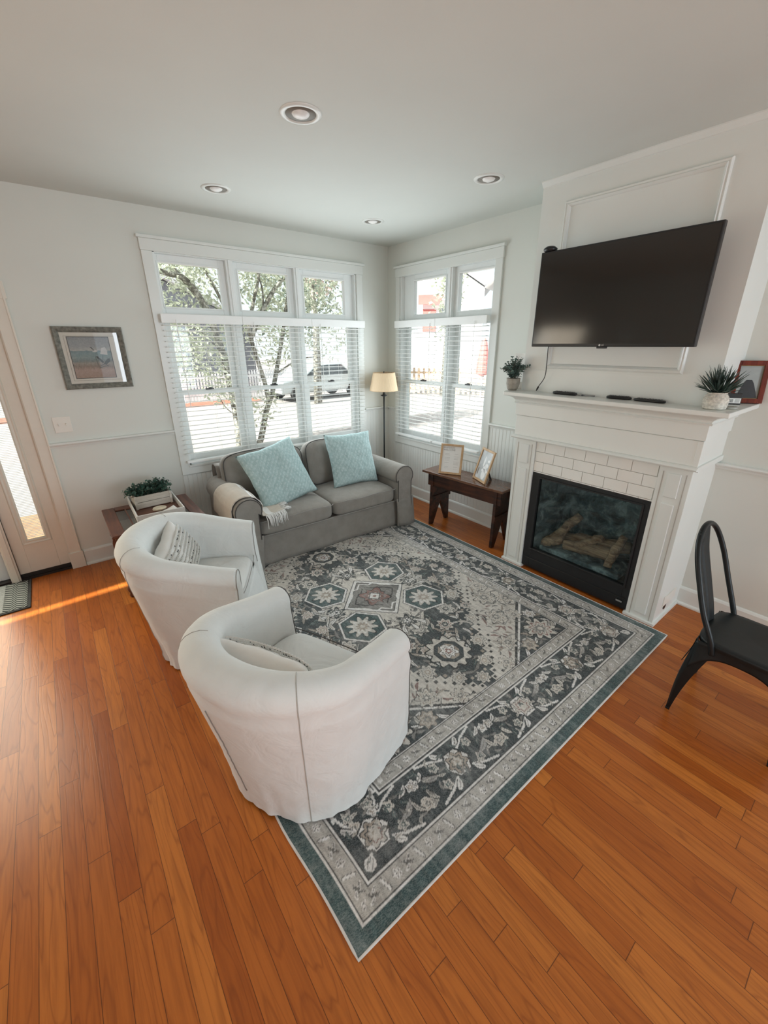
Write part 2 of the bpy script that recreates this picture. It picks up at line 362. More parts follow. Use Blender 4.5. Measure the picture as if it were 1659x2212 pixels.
# ------------------------------------------------------------------ windows
def window(name, lab, u0, u1, z0, z1, panes, place, cas, halfcas):
    """u runs to the right seen from inside; place(u, d, z): d>0 goes outwards"""
    root = thing(name, lab, 'window', kind='structure')
    def B(m, a, b_, d0, d1, c, d):
        p, q = place(a, d0, c), place(b_, d1, d); m.box(p[0], q[0], p[1], q[1], p[2], q[2])
    m = MB(); cl, cr, ct, cb = cas
    B(m, cl, u0, -.018, 0, cb + .07, ct - .10); B(m, u1, cr, -.018, 0, cb + .07, ct - .10)
    B(m, cl - .004, cr + .004, -.022, 0, ct - .10, ct - .018); B(m, cl - .018, cr + .018, -.036, 0, ct - .018, ct + .004)
    B(m, cl, cr, -.018, 0, cb, cb + .075); B(m, u0 - .01, u1 + .01, -.03, 0.02, z0 - .015, z0 + .003)
    m.build('casing', TRIM, root, bevel=.003)
    m = MB()  # jamb liner
    B(m, u0, u0 + .018, 0, .13, z0, z1); B(m, u1 - .018, u1, 0, .13, z0, z1); B(m, u0, u1, 0, .13, z1 - .018, z1); B(m, u0, u1, 0, .13, z0, z0 + .02)
    B(m, u0, u1, .01, .12, 1.975, 2.002)
    for a, b_ in zip(panes, panes[1:]):
        c = (a[1] + b_[0]) / 2; B(m, c - .032, c + .032, .004, .12, z0, z1); B(m, c - .012, c + .012, -.004, .01, z0, z1)
    m.build('frame', VINYL, root, bevel=.002)
    for i, (a, b_) in enumerate(panes):
        # transom sash
        m = MB(); lo = u0 + .018 if i == 0 else (panes[i - 1][1] + a) / 2 + .032; hi = u1 - .018 if i == len(panes) - 1 else (b_ + panes[i + 1][0]) / 2 - .032
        zt, zb = 2.374, 2.052
        def ring(m, x0, x1, y0, y1, gx0, gx1, gy0, gy1, d0, d1):
            B(m, x0, gx0, d0, d1, y0, y1); B(m, gx1, x1, d0, d1, y0, y1); B(m, gx0, gx1, d0, d1, y0, gy0); B(m, gx0, gx1, d0, d1, gy1, y1)
        ring(m, lo, hi, 2.002, z1 - .018, a, b_, zb, zt, .045, .085)
        ring(m, a - .012, b_ + .012, zb - .012, zt + .012, a, b_, zb, zt, .036, .046)
        s1 = m.build('transom_sash', VINYL, root, bevel=.002)
        g = MB(); B(g, a - .003, b_ + .003, .062, .066, zb - .003, zt + .003); g.build('pane', GLASS, s1)
        # lower single-hung pair
        gl, gr = lo + .045, hi - .045
        m = MB(); ring(m, lo, hi, 1.345, 1.975, gl, gr, 1.372, 1.935, .082, .118); s2 = m.build('upper_sash', VINYL, root, bevel=.002)
        g = MB(); B(g, gl - .003, gr + .003, .100, .104, 1.37, 1.937); g.build('pane', GLASS, s2)
        m = MB(); ring(m, lo, hi, z0 + .02, 1.375, gl, gr, z0 + .085, 1.335, .046, .080); s3 = m.build('lower_sash', VINYL, root, bevel=.002)
        g = MB(); B(g, gl - .003, gr + .003, .060, .064, z0 + .083, 1.337); g.build('pane', GLASS, s3)
        m = MB(); c = (lo + hi) / 2; B(m, c - .035, c + .035, .03, .055, 1.372, 1.384); B(m, c - .008, c + .02, .026, .04, 1.378, 1.392); m.build('sash_lock', BLACK, s3, label='dark metal sash lock')
    return root
pb = lambda u, d, z: (u, d, z)
pr_ = lambda u, d, z: (d, -u, z)
window('window_1', 'wide triple window with three small transom panes', WX0, WX1, WZ0, WZ1, [(-2.322, -1.845), (-1.677, -1.203), (-1.032, -0.56)], pb, (-2.439, -0.359, 2.540, 0.628), .08)
window('window_2', 'double window with two transom panes by the fireplace', -VY1, -VY0, VZ0, VZ1, [(0.395, 0.856), (1.034, 1.468)], pr_, (0.154, 1.563, 2.528, 0.632), .08)

def blind(label, u0, u1, place, grp, wand):
    root = thing('window_blind', label, 'blind', place((u0 + u1) / 2, -.04, 1.93), group=grp)
    L = Vector(root.location)
    def B(m, a, b_, d0, d1, c, d):
        p, q = Vector(place(a, d0, c)) - L, Vector(place(b_, d1, d)) - L; m.box(p[0], q[0], p[1], q[1], p[2], q[2])
    m = MB(); B(m, u0 - .004, u1 + .004, -.078, -.068, 1.922, 1.992); B(m, u0, u1, -.062, -.018, 1.945, 1.99); m.build('headrail', SLAT, root, bevel=.003)
    m = MB(); z = 1.905; n = 0; rnd = random.Random(int(u0 * 1000))
    while z > 0.79:
        t = math.radians(-5); c, s_ = math.cos(t) * .0245, math.sin(t) * .0245; dz = rnd.uniform(-.0008, .0008)
        pts = []
        for k, (q, w) in enumerate(((-1, 0), (0, .0022), (1, 0))):
            pts += [(-.043 + q * c, z + dz + q * s_ + w)]
        for e in (1, -1):
            vs = [Vector(place(u, d, zz + (.0014 if e > 0 else -.0014))) - L for u in (u0 + .004, u1 - .004) for d, zz in pts]
            m.add(vs, [(0, 1, 4, 3), (1, 2, 5, 4)])
        o = len(m.v) - 12
        m.f += [[o, o + 3, o + 9, o + 6], [o + 2, o + 5, o + 11, o + 8]]; m.mi += [0, 0]
        z -= .0415; n += 1
    m.build('slats', SLAT, root)
    m = MB(); B(m, u0 + .004, u1 - .004, -.068, -.020, .742, .762); m.build('bottom_rail', SLAT, root, bevel=.003)
    m = MB()
    for q in (.12, .5, .88):
        u = u0 + (u1 - u0) * q
        for d in (-.0675, -.0185): m.tube([Vector(place(u, d, 1.94)) - L, Vector(place(u, d, .75)) - L], .0009, 5)
    m.build('ladder_cord', SLAT, root)
    u = u0 + (u1 - u0) * wand
    m = MB(); m.tube([Vector(place(u, -.085, 1.95)) - L, Vector(place(u + .003, -.083, 1.25)) - L], .003, 6); m.build('tilt_wand', SLAT, root)
    return root
gb = 'white blinds on the triple window'; gr_ = 'white blinds on the window by the fireplace'
blind('white slatted blind on the leftmost bay of the triple window', -2.392, -1.736, pb, gb, .16)
blind('white slatted blind on the middle bay of the triple window', -1.726, -1.036, pb, gb, .14)
blind('white slatted blind on the right bay of the triple window', -1.026, -.386, pb, gb, .14)
blind('white slatted blind nearest the room corner, behind the floor lamp', .212, .838, pr_, gr_, .9)
blind('white slatted blind nearest the fireplace', .848, 1.486, pr_, gr_, .8)

# ------------------------------------------------------------------ sidelight and glazed door at the left
DOORP = mat('door_paint', (0.74, 0.70, 0.62), 0.3, noise_amt=0.012)
r = thing('window_3', 'narrow sidelight panel with fine blinds beside the door', 'sidelight', kind='structure')
m = MB(); x0, x1 = -3.74, -3.40; gx0, gx1, gz0, gz1 = -3.628, -3.520, .325, 1.90
for a, b_, c, d in ((x0, gx0 - .04, .045, 2.05), (gx1 + .04, x1, .045, 2.05), (gx0 - .04, gx1 + .04, .045, gz0 - .04), (gx0 - .04, gx1 + .04, gz1 + .04, 2.05)): m.box(a, b_, .02, .06, c, d)
m.build('panel', DOORP, r, bevel=.002)
m = MB()
prof = [(.0, .0), (.010, -.016), (.022, -.012), (.032, -.020), (.040, -.004)]   # raised moulding ring: (distance outwards from glass, depth)
for (d0, h0), (d1, h1) in zip(prof, prof[1:]):
    for k in range(4):
        c0 = [(gx0 - d0, gz0 - d0), (gx1 + d0, gz0 - d0), (gx1 + d0, gz1 + d0), (gx0 - d0, gz1 + d0)]; c1 = [(gx0 - d1, gz0 - d1), (gx1 + d1, gz0 - d1), (gx1 + d1, gz1 + d1), (gx0 - d1, gz1 + d1)]
        a, b_, c, d = c0[k], c0[(k + 1) % 4], c1[(k + 1) % 4], c1[k]
        m.add([(a[0], .02 + h0, a[1]), (b_[0], .02 + h0, b_[1]), (c[0], .02 + h1, c[1]), (d[0], .02 + h1, d[1])], [(0, 1, 2, 3)])
m.build('glass_moulding', DOORP, r, solid=.003)
m = MB(); m.box(gx0 - .01, gx1 + .01, .030, .033, gz0 - .01, gz1 + .01); m.build('pane', GLASS, r)
m = MB(); z = gz0 + .006
while z < gz1: m.box(gx0, gx1, .038, .0485, z, z + .0012, Matrix.Translation((0, 0, 0))); z += .0125
m.build('mini_blind', SLAT, r)
m = MB(); m.box(-3.40, -3.326, -.02, 0, .135, 2.16); m.box(-3.405, -3.392, -.012, .06, 0, 2.05); m.box(-3.335, -3.322, -.026, 0, .135, 2.16); m.box(-3.410, -3.312, -.032, 0, 0, .142); m.box(-4.82, -3.312, -.024, 0, 2.05, 2.16)
struct(m.build('trim_5', DOORP, bevel=.003), 'tall white door casing with a plinth block at its foot', 'door casing')
m = MB(); m.box(-3.80, -3.74, -.012, .10, 0, 2.05); m.box(-3.785, -3.752, -.028, -.012, 0, 2.05)
struct(m.build('trim_6', DOORP, bevel=.003), 'white post between the door and its sidelight', 'door post')
r = thing('door_1', 'glazed front door at the left edge of the picture', 'door', kind='structure')
m = MB()
for a, b_, c, d in ((-4.72, -4.62, .02, 2.05), (-3.86, -3.80, .02, 2.05), (-4.62, -3.86, .02, .10), (-4.62, -3.86, 1.93, 2.05)): m.box(a, b_, .05, .085, c, d)
m.build('door_frame', VINYL, r, bevel=.002)
m = MB(); m.box(-4.62, -3.86, .065, .069, .10, 1.93); m.build('pane', GLASS, r)
m = MB(); m.box(-4.80, -3.40, -.008, .15, 0, .018); m.box(-3.74, -3.40, .012, .05, .018, .045)
struct(m.build('trim_7', mat('dark_threshold', (.018, .014, .012), .5)), 'dark metal threshold under the door and sidelight', 'threshold')

# ------------------------------------------------------------------ chimney breast
CY0, CY1, CX = -3.345, -2.12, -.374
m = MB(); FB0, FB1, FZ = -3.17, -2.36, .81
m.box(CX, 0, CY0, FB0, 0, H); m.box(CX, 0, FB1, CY1, 0, H); m.box(CX, 0, FB0, FB1, FZ, H); m.box(-.05, 0, FB0, FB1, 0, FZ)
m.box(CX - .004, CX, CY0, CY1, 1.40, 1.575)
struct(m.build('wall_chimney', TRIM), 'white panelled chimney breast above the mantel', 'chimney breast')
m = MB()  # picture moulding + ceiling bead
def yz_ring(m, y0, y1, z0, z1, w, x, prof):
    for (d0, h0), (d1, h1) in zip(prof, prof[1:]):
        c0 = [(y0 + d0, z0 + d0), (y1 - d0, z0 + d0), (y1 - d0, z1 - d0), (y0 + d0, z1 - d0)]; c1 = [(y0 + d1, z0 + d1), (y1 - d1, z0 + d1), (y1 - d1, z1 - d1), (y0 + d1, z1 - d1)]
        for k in range(4):
            a, b_, c, d = c0[k], c0[(k + 1) % 4], c1[(k + 1) % 4], c1[k]
            m.add([(x - h0, *a), (x - h0, *b_), (x - h1, *c), (x - h1, *d)], [(0, 1, 2, 3)])
yz_ring(m, -3.166, -2.302, 1.588, 2.597, 0, CX, [(0, 0), (0, .012), (.006, .018), (.014, .014), (.020, .020), (.030, .010), (.034, 0)])
m.prism([(CX, H), (CX - .028, H), (CX - .028, H - .006), (CX - .016, H - .022), (CX - .010, H - .030), (CX, H - .032)], CY0 - .0, CY1 + .0, 'y')
m.prism([(CY0, H), (CY0 - .028, H), (CY0 - .016, H - .022), (CY0, H - .032)], CX, 0, 'x')
struct(m.build('trim_8', TRIM), 'white panel moulding and ceiling bead on the chimney breast', 'moulding')

# ------------------------------------------------------------------ fireplace
FX = -.443; FL, FR = -2.167, -3.358; TL_, TR_ = -2.340, -3.186
fp = thing('fireplace', 'white fireplace surround with tiles, mantel and a black gas firebox', 'fireplace', (FX, -2.76, 0))
P0 = Matrix.Translation((-FX, 2.76, 0))
def pilaster(y0, y1):
    m = MB(); m.box(FX, CX, y0, y1, 0, 1.07)
    m.box(FX - .012, CX, y0 - .012, y1 + .012, 0, .022)
    o = m.build('pilaster', TRIM, fp, bevel=.002, M=P0)
    a, b_ = y0 + .05, y1 - .05
    m = MB()
    for z0, z1 in ((.06, .845), (.885, 1.035)):
        m.prism([(a, z0), (b_, z0), (b_, z1), (a, z1)], FX - .009, FX, 'x')
    k = m.build('raised_panel', TRIM, o, bevel=.004, M=P0)
    # narrow groove beside the panel: a thin strip with the groove's shade as its colour
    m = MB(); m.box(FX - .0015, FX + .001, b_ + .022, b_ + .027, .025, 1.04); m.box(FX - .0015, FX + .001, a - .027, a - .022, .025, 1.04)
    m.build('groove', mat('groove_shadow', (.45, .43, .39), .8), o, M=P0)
pilaster(TL_, FL); pilaster(FR, TR_)
m = MB(); m.box(CX - .004, 0, FR + .0006, CY0 + .004, 0, 1.09); m.box(CX, 0, FR - .011, FR + .002, 0, .022)
m.build('side_panel', TRIM, fp, M=P0, bevel=.001)
m = MB(); m.box(-.33, -.12, FR - .004, FR, .10, .175); m.build('side_outlet', PLATE, fp, M=P0, label='small vent plate on the fireplace side')
m = MB(); m.lathe([(0, 0), (.022, 0), (.022, .003), (0, .003)], (0, 0, 0), 20, Matrix.Rotation(PI / 2, 4, 'X')); m.build('round_hole', BLACK, fp, M=P0 @ Matrix.Translation((-.28, FR, .085)))
# frieze with stepped boards
m = MB()
m.prism([(0, 1.066), (-.445, 1.066), (-.455, 1.072), (-.480, 1.076), (-.484, 1.084), (-.476, 1.092), (-.462, 1.098), (0, 1.098)], FR - .022, FL + .022, 'y')
m.build('lower_moulding', TRIM, fp, bevel=.001, M=P0)
m = MB(); m.box(-.456, 0, FR - .012, FL + .012, 1.098, 1.245); m.box(-.468, 0, FR - .022, FL + .018, 1.250, 1.345); m.box(-.452, 0, FR - .01, FL + .01, 1.245, 1.25)
m.box(-.459, -.45, FR - .016, FR + .01, 1.098, 1.245)
m.build('frieze', TRIM, fp, bevel=.0015, M=P0)
m = MB()
cr = [(-.468, 1.335), (-.480, 1.337), (-.484, 1.346), (-.476, 1.352), (-.482, 1.364), (-.498, 1.378), (-.528, 1.390), (-.545, 1.393), (-.556, 1.398)]
def crownring(m, prof, shelf):
    for (x0, z0), (x1, z1) in zip(prof, prof[1:]):
        o0, o1 = -.468 - x0, -.468 - x1
        yr0, yr1 = FR - .022 - o0, FR - .022 - o1; yl0, yl1 = FL + .018 + o0 * .45, FL + .018 + o1 * .45
        for q in (((x0, yl0, z0), (x0, yr0, z0), (x1, yr1, z1), (x1, yl1, z1)), ((x0, yr0, z0), (0, yr0, z0), (0, yr1, z1), (x1, yr1, z1)), ((0, yl0, z0), (x0, yl0, z0), (x1, yl1, z1), (0, yl1, z1))):
            m.add(q, [(0, 1, 2, 3)])
crownring(m, cr, 0); m.build('crown_moulding', TRIM, fp, M=P0, smooth=False)
m = MB(); m.prism([(0, -2.03), (-.43, -2.03), (-.575, -2.10), (-.575, -3.475), (0, -3.475)], 1.397, 1.423, 'z'); m.build('mantel_shelf', TRIM, fp, bevel=.004, M=P0)
# tiles
TILE = mat('subway_tile', (.80, .80, .76), .12, noise_amt=.02, nscale=9, coat=.4); GROUT = mat('tile_grout', (.60, .58, .53), .9)
m = MB(); m.m(0).box(FX + .022, CX, TR_, TL_, .815, 1.075)
tl = m.build('tile_backing', GROUT, fp, M=P0)
m = MB(); z = 1.066; row = 0
while z > .83:
    zb_ = max(z - .0735, .829); y = TL_ - .004 + (.0 if row % 2 else .076)
    while y > TR_:
        a, b_ = min(y, TL_ - .002), max(y - .1495, TR_ + .002)
        if a - b_ > .012: m.box(FX + .012, FX + .023, b_, a, zb_, z)
        y -= .152
    z -= .0762; row += 1
m.build('tiles', TILE, fp, bevel=.0015, M=P0)
# firebox: black metal frame, cavity, logs and glass
m = MB(); fx0 = FX + .014; gy0, gy1, gz0, gz1 = -3.136, -2.408, .195, .788
m.box(fx0, fx0 + .03, TR_ + .001, gy0, .018, .826); m.box(fx0, fx0 + .03, gy1, TL_ - .001, .018, .826); m.box(fx0, fx0 + .03, gy0, gy1, gz1, .826); m.box(fx0, fx0 + .03, gy0, gy1, .018, gz0)
m.box(fx0 - .006, fx0, TR_ + .02, TL_ - .02, .100, .106); m.box(fx0 - .008, fx0, gy0 - .014, gy1 + .014, gz0 - .012, gz0); m.box(fx0 - .008, fx0, gy0 - .014, gy1 + .014, gz1, gz1 + .012)
m.box(fx0 - .008, fx0, gy0 - .014, gy0, gz0, gz1); m.box(fx0 - .008, fx0, gy1, gy1 + .014, gz0, gz1)
fb = m.build('firebox_frame', BLACK, fp, bevel=.002, M=P0, label='black metal firebox frame')
m = MB(); m.box(fx0 - .009, fx0 - .007, -3.150, -3.110, .068, .080); m.build('maker_badge', mat('chrome', (.6, .6, .6), .3, metal=1), fb, M=P0)
LIN = bpy.data.materials.new('firebox_lining'); b = NB(LIN); f = b.noise(9, 6, b.pos(), .65, .5)
b.l(b.ramp(f, [(.35, (.03, .038, .042)), (.5, (.12, .16, .175)), (.68, (.42, .50, .52))]), b.b.inputs['Base Color']); b.b.inputs['Roughness'].default_value = .9; b.bump(f, .6, .01)
m = MB(); bx = [(fx0 + .03, -3.165, -2.365)]
X0, X1, A, B_, Z0, Z1 = fx0 + .03, -.055, -3.165, -2.365, .02, .805
m.add([(X0, A, Z0), (X1, A + .12, Z0), (X1, B_ - .12, Z0), (X0, B_, Z0), (X0, A, Z1), (X1, A + .12, Z1), (X1, B_ - .12, Z1), (X0, B_, Z1)], [(0, 1, 2, 3), (4, 5, 6, 7), (0, 1, 5, 4), (1, 2, 6, 5), (2, 3, 7, 6)])
m.build('firebox_lining', LIN, fp, M=P0)
LOG = wood('ceramic_log', (.20, .11, .07), (.58, .37, .23), 'Y', 1.0, .9, dark=(.02, .015, .012))
rnd = random.Random(3)
for (a, b_, rr) in (((-.33, -2.50, .26), (-.20, -2.66, .50), .036), ((-.31, -2.62, .27), (-.27, -2.98, .31), .045), ((-.22, -2.58, .30), (-.18, -3.05, .36), .045), ((-.34, -2.72, .29), (-.22, -2.86, .40), .030), ((-.36, -2.98, .25), (-.24, -3.01, .47), .032), ((-.35, -2.46, .25), (-.30, -2.60, .30), .04)):
    m = MB(); pts = []; rs = []
    for k in range(9):
        t = k / 8; p = Vector(a).lerp(Vector(b_), t) + Vector((rnd.uniform(-.006, .006),) * 3); pts.append(p); rs.append(rr * (1 + rnd.uniform(-.12, .12)) * (.8 if k in (0, 8) else 1))
    m.tube(pts, rs, 12); m.build('ceramic_log', LOG, fp, smooth=True, M=P0)
m = MB(); m.box(-.40, -.08, -3.08, -2.46, .195, .235); m.build('ember_bed', LIN, fp, M=P0, bevel=.01)
FG = thin_glass('fireplace_glass', (.80, .86, .86), 1.2)
m = MB(); m.box(fx0 + .010, fx0 + .013, gy0 - .01, gy1 + .01, gz0 - .01, gz1 + .01); m.build('fireplace_glass', FG, fp, M=P0)

# ------------------------------------------------------------------ recessed ceiling lights
def downlight(label, x, y):
    r = thing('recessed_light', label, 'ceiling light', (x, y, H), group='recessed ceiling lights')
    m = MB(); m.lathe([(.070, .001), (.070, -.003), (.078, -.008), (.092, -.006), (.097, 0), (.097, .001)], n=40); m.build('trim_ring', TRIM, r, smooth=True)
    m = MB(); m.lathe([(.071, -.002), (.069, .02), (.060, .13), (.058, .14), (0, .14)], n=40); m.build('baffle', mat('can_baffle', (.22, .20, .17), .5), r, smooth=True)
    m = MB(); m.lathe([(0, -.016), (.02, -.015), (.036, -.008), (.045, .004), (.047, .018), (.036, .07), (.022, .10), (.022, .135)], n=32); m.build('bulb', mat('frosted_bulb', (.86, .86, .84), .35), r, smooth=True)
for (x, y), l in zip(LP, ('recessed ceiling light nearest the camera, largest of the four', 'recessed ceiling light in front of the left part of the triple window', 'recessed ceiling light nearest the chimney breast', 'recessed ceiling light nearest the room corner, smallest of the four')): downlight(l, x, y)
# ================================================================== RUG
def rug():
    RX0, RX1, RY0, RY1 = -2.877, -.475, -3.461, -.410
    hx, hy = (RX1 - RX0) / 2, (RY1 - RY0) / 2
    st = .0042; nx = int(2 * hx / st) + 1; ny = int(2 * hy / st) + 1
    gx = np.linspace(-hx, hx, nx); gy = np.linspace(-hy, hy, ny); X, Y = np.meshgrid(gx, gy)
    A, B = np.abs(X), np.abs(Y); dE = np.minimum(hx - A, hy - B)
    rs = np.random.RandomState(5)
    def vnoise(sx, sy, seed, X=X, Y=Y):
        r = np.random.RandomState(seed); g = r.rand(64, 64)
        u, v = (X * sx) % 63, (Y * sy) % 63; i, j = u.astype(int), v.astype(int); fu, fv = u - i, v - j; fu = fu * fu * (3 - 2 * fu); fv = fv * fv * (3 - 2 * fv)
        return (g[i, j] * (1 - fu) + g[(i + 1) % 64, j] * fu) * (1 - fv) + (g[i, (j + 1) % 64] * (1 - fu) + g[(i + 1) % 64, (j + 1) % 64] * fu) * fv
    n1 = vnoise(9, 9, 1) * .5 + vnoise(31, 31, 2) * .3 + vnoise(90, 90, 3) * .2
    streak = vnoise(140, 22, 4) * .6 + vnoise(60, 150, 6) * .4
    big = vnoise(2.2, 2.2, 8)
    CREAM = np.array((.64, .615, .56)); LIGHT = np.array((.82, .81, .78)); DARK = np.array((.028, .042, .047)); TEAL = np.array((.040, .086, .088)); GREY = np.array((.22, .215, .20)); RUST = np.array((.26, .135, .115)); TAN = np.array((.40, .345, .285)); INK = np.array((.015, .017, .018))
    C = np.empty(X.shape + (3,)); C[:] = CREAM
    def put(mask, col, a=1.0): C[mask] = C[mask] * (1 - a) + col * a
    # window-limited drawing in folded coordinates
    def win(u, v, cx, cy, r):
        return (np.abs(u - cx) < r) & (np.abs(v - cy) < r)
    def flower(u, v, cx, cy, r, petals=8, cols=(LIGHT, GREY, TAN), ph=0.0, amp=.18):
        w = win(u, v, cx, cy, r * 1.35); du, dv = (u - cx)[w], (v - cy)[w]; d = np.hypot(du, dv) / r; th = np.arctan2(dv, du) + ph
        lim = 1 + amp * np.cos(petals * th); c = C[w]
        c[d < lim * 1.10] = INK; c[d < lim] = cols[0]; c[(d < lim * .72) & (d > lim * .60)] = cols[1]; c[d < lim * .42] = cols[2]; c[(d < .2)] = cols[0]
        C[w] = c
    def leaf(u, v, cx, cy, L, wd, ang, col=LIGHT, outline=True):
        w = win(u, v, cx, cy, L * 1.2); du, dv = (u - cx)[w], (v - cy)[w]; p = du * np.cos(ang) + dv * np.sin(ang); q = -du * np.sin(ang) + dv * np.cos(ang)
        q = q - .25 * L * ((p / L) ** 2)          # curl
        lim = wd * np.clip(1 - (p / L) ** 2, 0, 1) ** .7; c = C[w]
        if outline: c[(np.abs(q) < lim * 1.25 + .002) & (np.abs(p) < L)] = INK
        c[(np.abs(q) < lim) & (np.abs(p) < L)] = col; c[(np.abs(q) < .0018) & (np.abs(p) < L * .7)] = GREY
        C[w] = c
    def stroke(u, v, pts, wd, col):
        for (x0, y0), (x1, y1) in zip(pts, pts[1:]):
            cx, cy = (x0 + x1) / 2, (y0 + y1) / 2; r = max(abs(x1 - x0), abs(y1 - y0)) / 2 + wd * 2
            w = win(u, v, cx, cy, r); du, dv = u[w] - x0, v[w] - y0; L2 = (x1 - x0) ** 2 + (y1 - y0) ** 2
            t = np.clip((du * (x1 - x0) + dv * (y1 - y0)) / L2, 0, 1); d = np.hypot(du - t * (x1 - x0), dv - t * (y1 - y0)); c = C[w]; c[d < wd] = col; C[w] = c
    def poly(u, v, pts, grow=0.0):
        """signed distance-ish: convex polygon half-plane test"""
        m_ = np.ones(u.shape, bool); n = len(pts); cx = sum(p[0] for p in pts) / n; cy = sum(p[1] for p in pts) / n
        for i in range(n):
            (x0, y0), (x1, y1) = pts[i], pts[(i + 1) % n]; nx_, ny_ = (y1 - y0), -(x1 - x0); l = math.hypot(nx_, ny_); nx_, ny_ = nx_ / l, ny_ / l
            if (cx - x0) * nx_ + (cy - y0) * ny_ > 0: nx_, ny_ = -nx_, -ny_
            m_ &= ((u - x0) * nx_ + (v - y0) * ny_) < grow
        return m_
    # ---- field
    FXh, FYh = hx - .445, hy - .445      # inner field half sizes
    put(dE > .445, DARK)
    dia = A / .80 + B / 1.13
    stp = .036
    qa, qb = np.floor(A / stp) * stp + stp / 2, np.floor(B / stp) * stp + stp / 2
    dq = qa / .80 + qb / 1.13
    put((dE > .445) & (dq > 1.0), CREAM)
    chk = ((np.floor(A / stp) + np.floor(B / stp)) % 2 == 0) & ((A % stp > stp * .25) & (A % stp < stp * .75) & (B % stp > stp * .25) & (B % stp < stp * .75))
    put((dE > .445) & (dq > .965) & (dq < 1.10) & chk, INK)
    put((dE > .445) & (dq > .93) & (dq <= 1.0) & chk, TAN)
    # field flowers and leaves in the dark diamond (four-fold)
    spots = [(0.0, .50, .05), (.17, .56, .052), (.30, .44, .056), (.11, .94, .04), (.22, .80, .046), (.10, .665, .036), (.36, .62, .042), (.47, .34, .055), (.60, .18, .045), (.50, .10, .04), (.66, .05, .035), (0, 1.02, .04), (.44, .50, .036), (.58, .30, .03)]
    for i in range(420):
        a_, b_ = rs.rand() * .8, rs.rand() * 1.1
        if a_ / .80 + b_ / 1.13 < .93 and not (a_ / .47 + b_ / .47 < 1.0):
            leaf(A, B, a_, b_, .030 + rs.rand() * .022, .009, rs.rand() * PI, [CREAM, GREY, LIGHT, TEAL, TAN][rs.randint(5)], outline=True)
    for a_, b_, r in spots: flower(A, B, a_, b_, r, 8, (CREAM, RUST if rs.rand() < .35 else GREY, DARK if rs.rand() < .4 else TAN), rs.rand())
    # octagons at the ends of the diamond
    oc = [(.00 + .085 * math.cos(k * PI / 4 + PI / 8), .755 + .085 * math.sin(k * PI / 4 + PI / 8)) for k in range(8)]
    flower(A, B, 0, .755, .125, 12, (CREAM, CREAM, CREAM), 0, .12)
    put(poly(A, B, oc, .012), INK); put(poly(A, B, oc, .008), DARK); put(poly(A, B, oc, -.014), TAN); flower(A, B, 0, .755, .05, 6, (LIGHT, GREY, RUST), .3, .22)
    # ---- central medallion
    star = lambda g: (A / .44 + B / .50 < 1.0 + g) | ((A < .30 * (1 + g)) & (B < .33 * (1 + g)) & (A + B < .50 * (1 + g)))
    put(star(.10), INK); put(star(.085), CREAM); put(star(.02), GREY); put(star(.0), CREAM)
    for i in range(220):
        a_, b_ = rs.rand() * .5, rs.rand() * .55
        if .72 < a_ / .44 + b_ / .50 < 1.12: leaf(A, B, a_, b_, .03, .008, rs.rand() * PI, [INK, DARK, CREAM, GREY][rs.randint(4)], False)
    ax = [(.155, .215), (.215, .155), (.335, .155), (.395, .215), (.335, .30), (.215, .30)]
    lobe = [(.275 - .125, .235), (.275, .235 - .115), (.275 + .125, .235), (.275, .235 + .115)]
    lobe = [(.275 + .148 * math.cos(k * PI / 3 + .2), .235 + .148 * math.sin(k * PI / 3 + .2)) for k in range(6)]
    put(poly(A, B, lobe, .022), INK); put(poly(A, B, lobe, .017), LIGHT); put(poly(A, B, lobe, .004), INK); put(poly(A, B, lobe, 0), TEAL)
    flower(A, B, .275, .235, .085, 10, (CREAM, LIGHT, TAN), 0, .25)
    inner = lambda g: (A / .235 + B / .235 < 1 + g)
    put(inner(.16), INK); put(inner(.13), LIGHT); put(inner(.0), INK); put(inner(-.03), GREY)
    for k in range(4):
        a_ = .5 + k * .0
    stroke(A, B, [(.0, .20), (.05, .15), (.10, .16), (.13, .10), (.20, .04)], .006, LIGHT); stroke(A, B, [(.02, .13), (.06, .09), (.12, .06), (.17, .0)], .005, INK)
    flower(A, B, 0, 0, .095, 6, (RUST, GREY, CREAM), .3, .22); put((A + B) < .055, INK); put((A + B) < .045, LIGHT); put((A + B) < .018, RUST)
    for p in ((.33, 0), (0, .37)): flower(A, B, p[0], p[1], .05, 6, (DARK, CREAM, LIGHT), 0, .3)
    for (x_, y_), an in (((.42, .08), .5), ((.08, .44), 1.2), ((.40, .0), 0), ((0, .46), 1.57)):
        leaf(A, B, x_, y_, .055, .013, an, LIGHT); leaf(A, B, x_ + .02, y_ + .03, .04, .010, an + 1.0, CREAM)
    # ---- corner spandrels of the field: dark with pale flowers, outlined
    sp = (dE > .445) & ((FXh - A) / .50 + (FYh - B) / .34 < 1.0)
    sp2 = (dE > .445) & ((FXh - A) / .52 + (FYh - B) / .36 < 1.0)
    sp3 = (dE > .445) & ((FXh - A) / .545 + (FYh - B) / .385 < 1.0)
    put(sp3, INK); put(sp2, LIGHT); put(sp, DARK)
    for i in range(70):
        a_, b_ = FXh - rs.rand() * .45, FYh - rs.rand() * .3
        if (FXh - a_) / .50 + (FYh - b_) / .34 < .88: leaf(A, B, a_, b_, .035, .010, rs.rand() * PI, [CREAM, LIGHT, TAN, GREY][rs.randint(4)])
    flower(A, B, FXh - .13, FYh - .10, .085, 9, (CREAM, RUST, GREY), .2, .22); flower(A, B, FXh - .32, FYh - .05, .045, 7, (TAN, CREAM, GREY)); flower(A, B, FXh - .05, FYh - .24, .04, 7, (LIGHT, GREY, TAN))
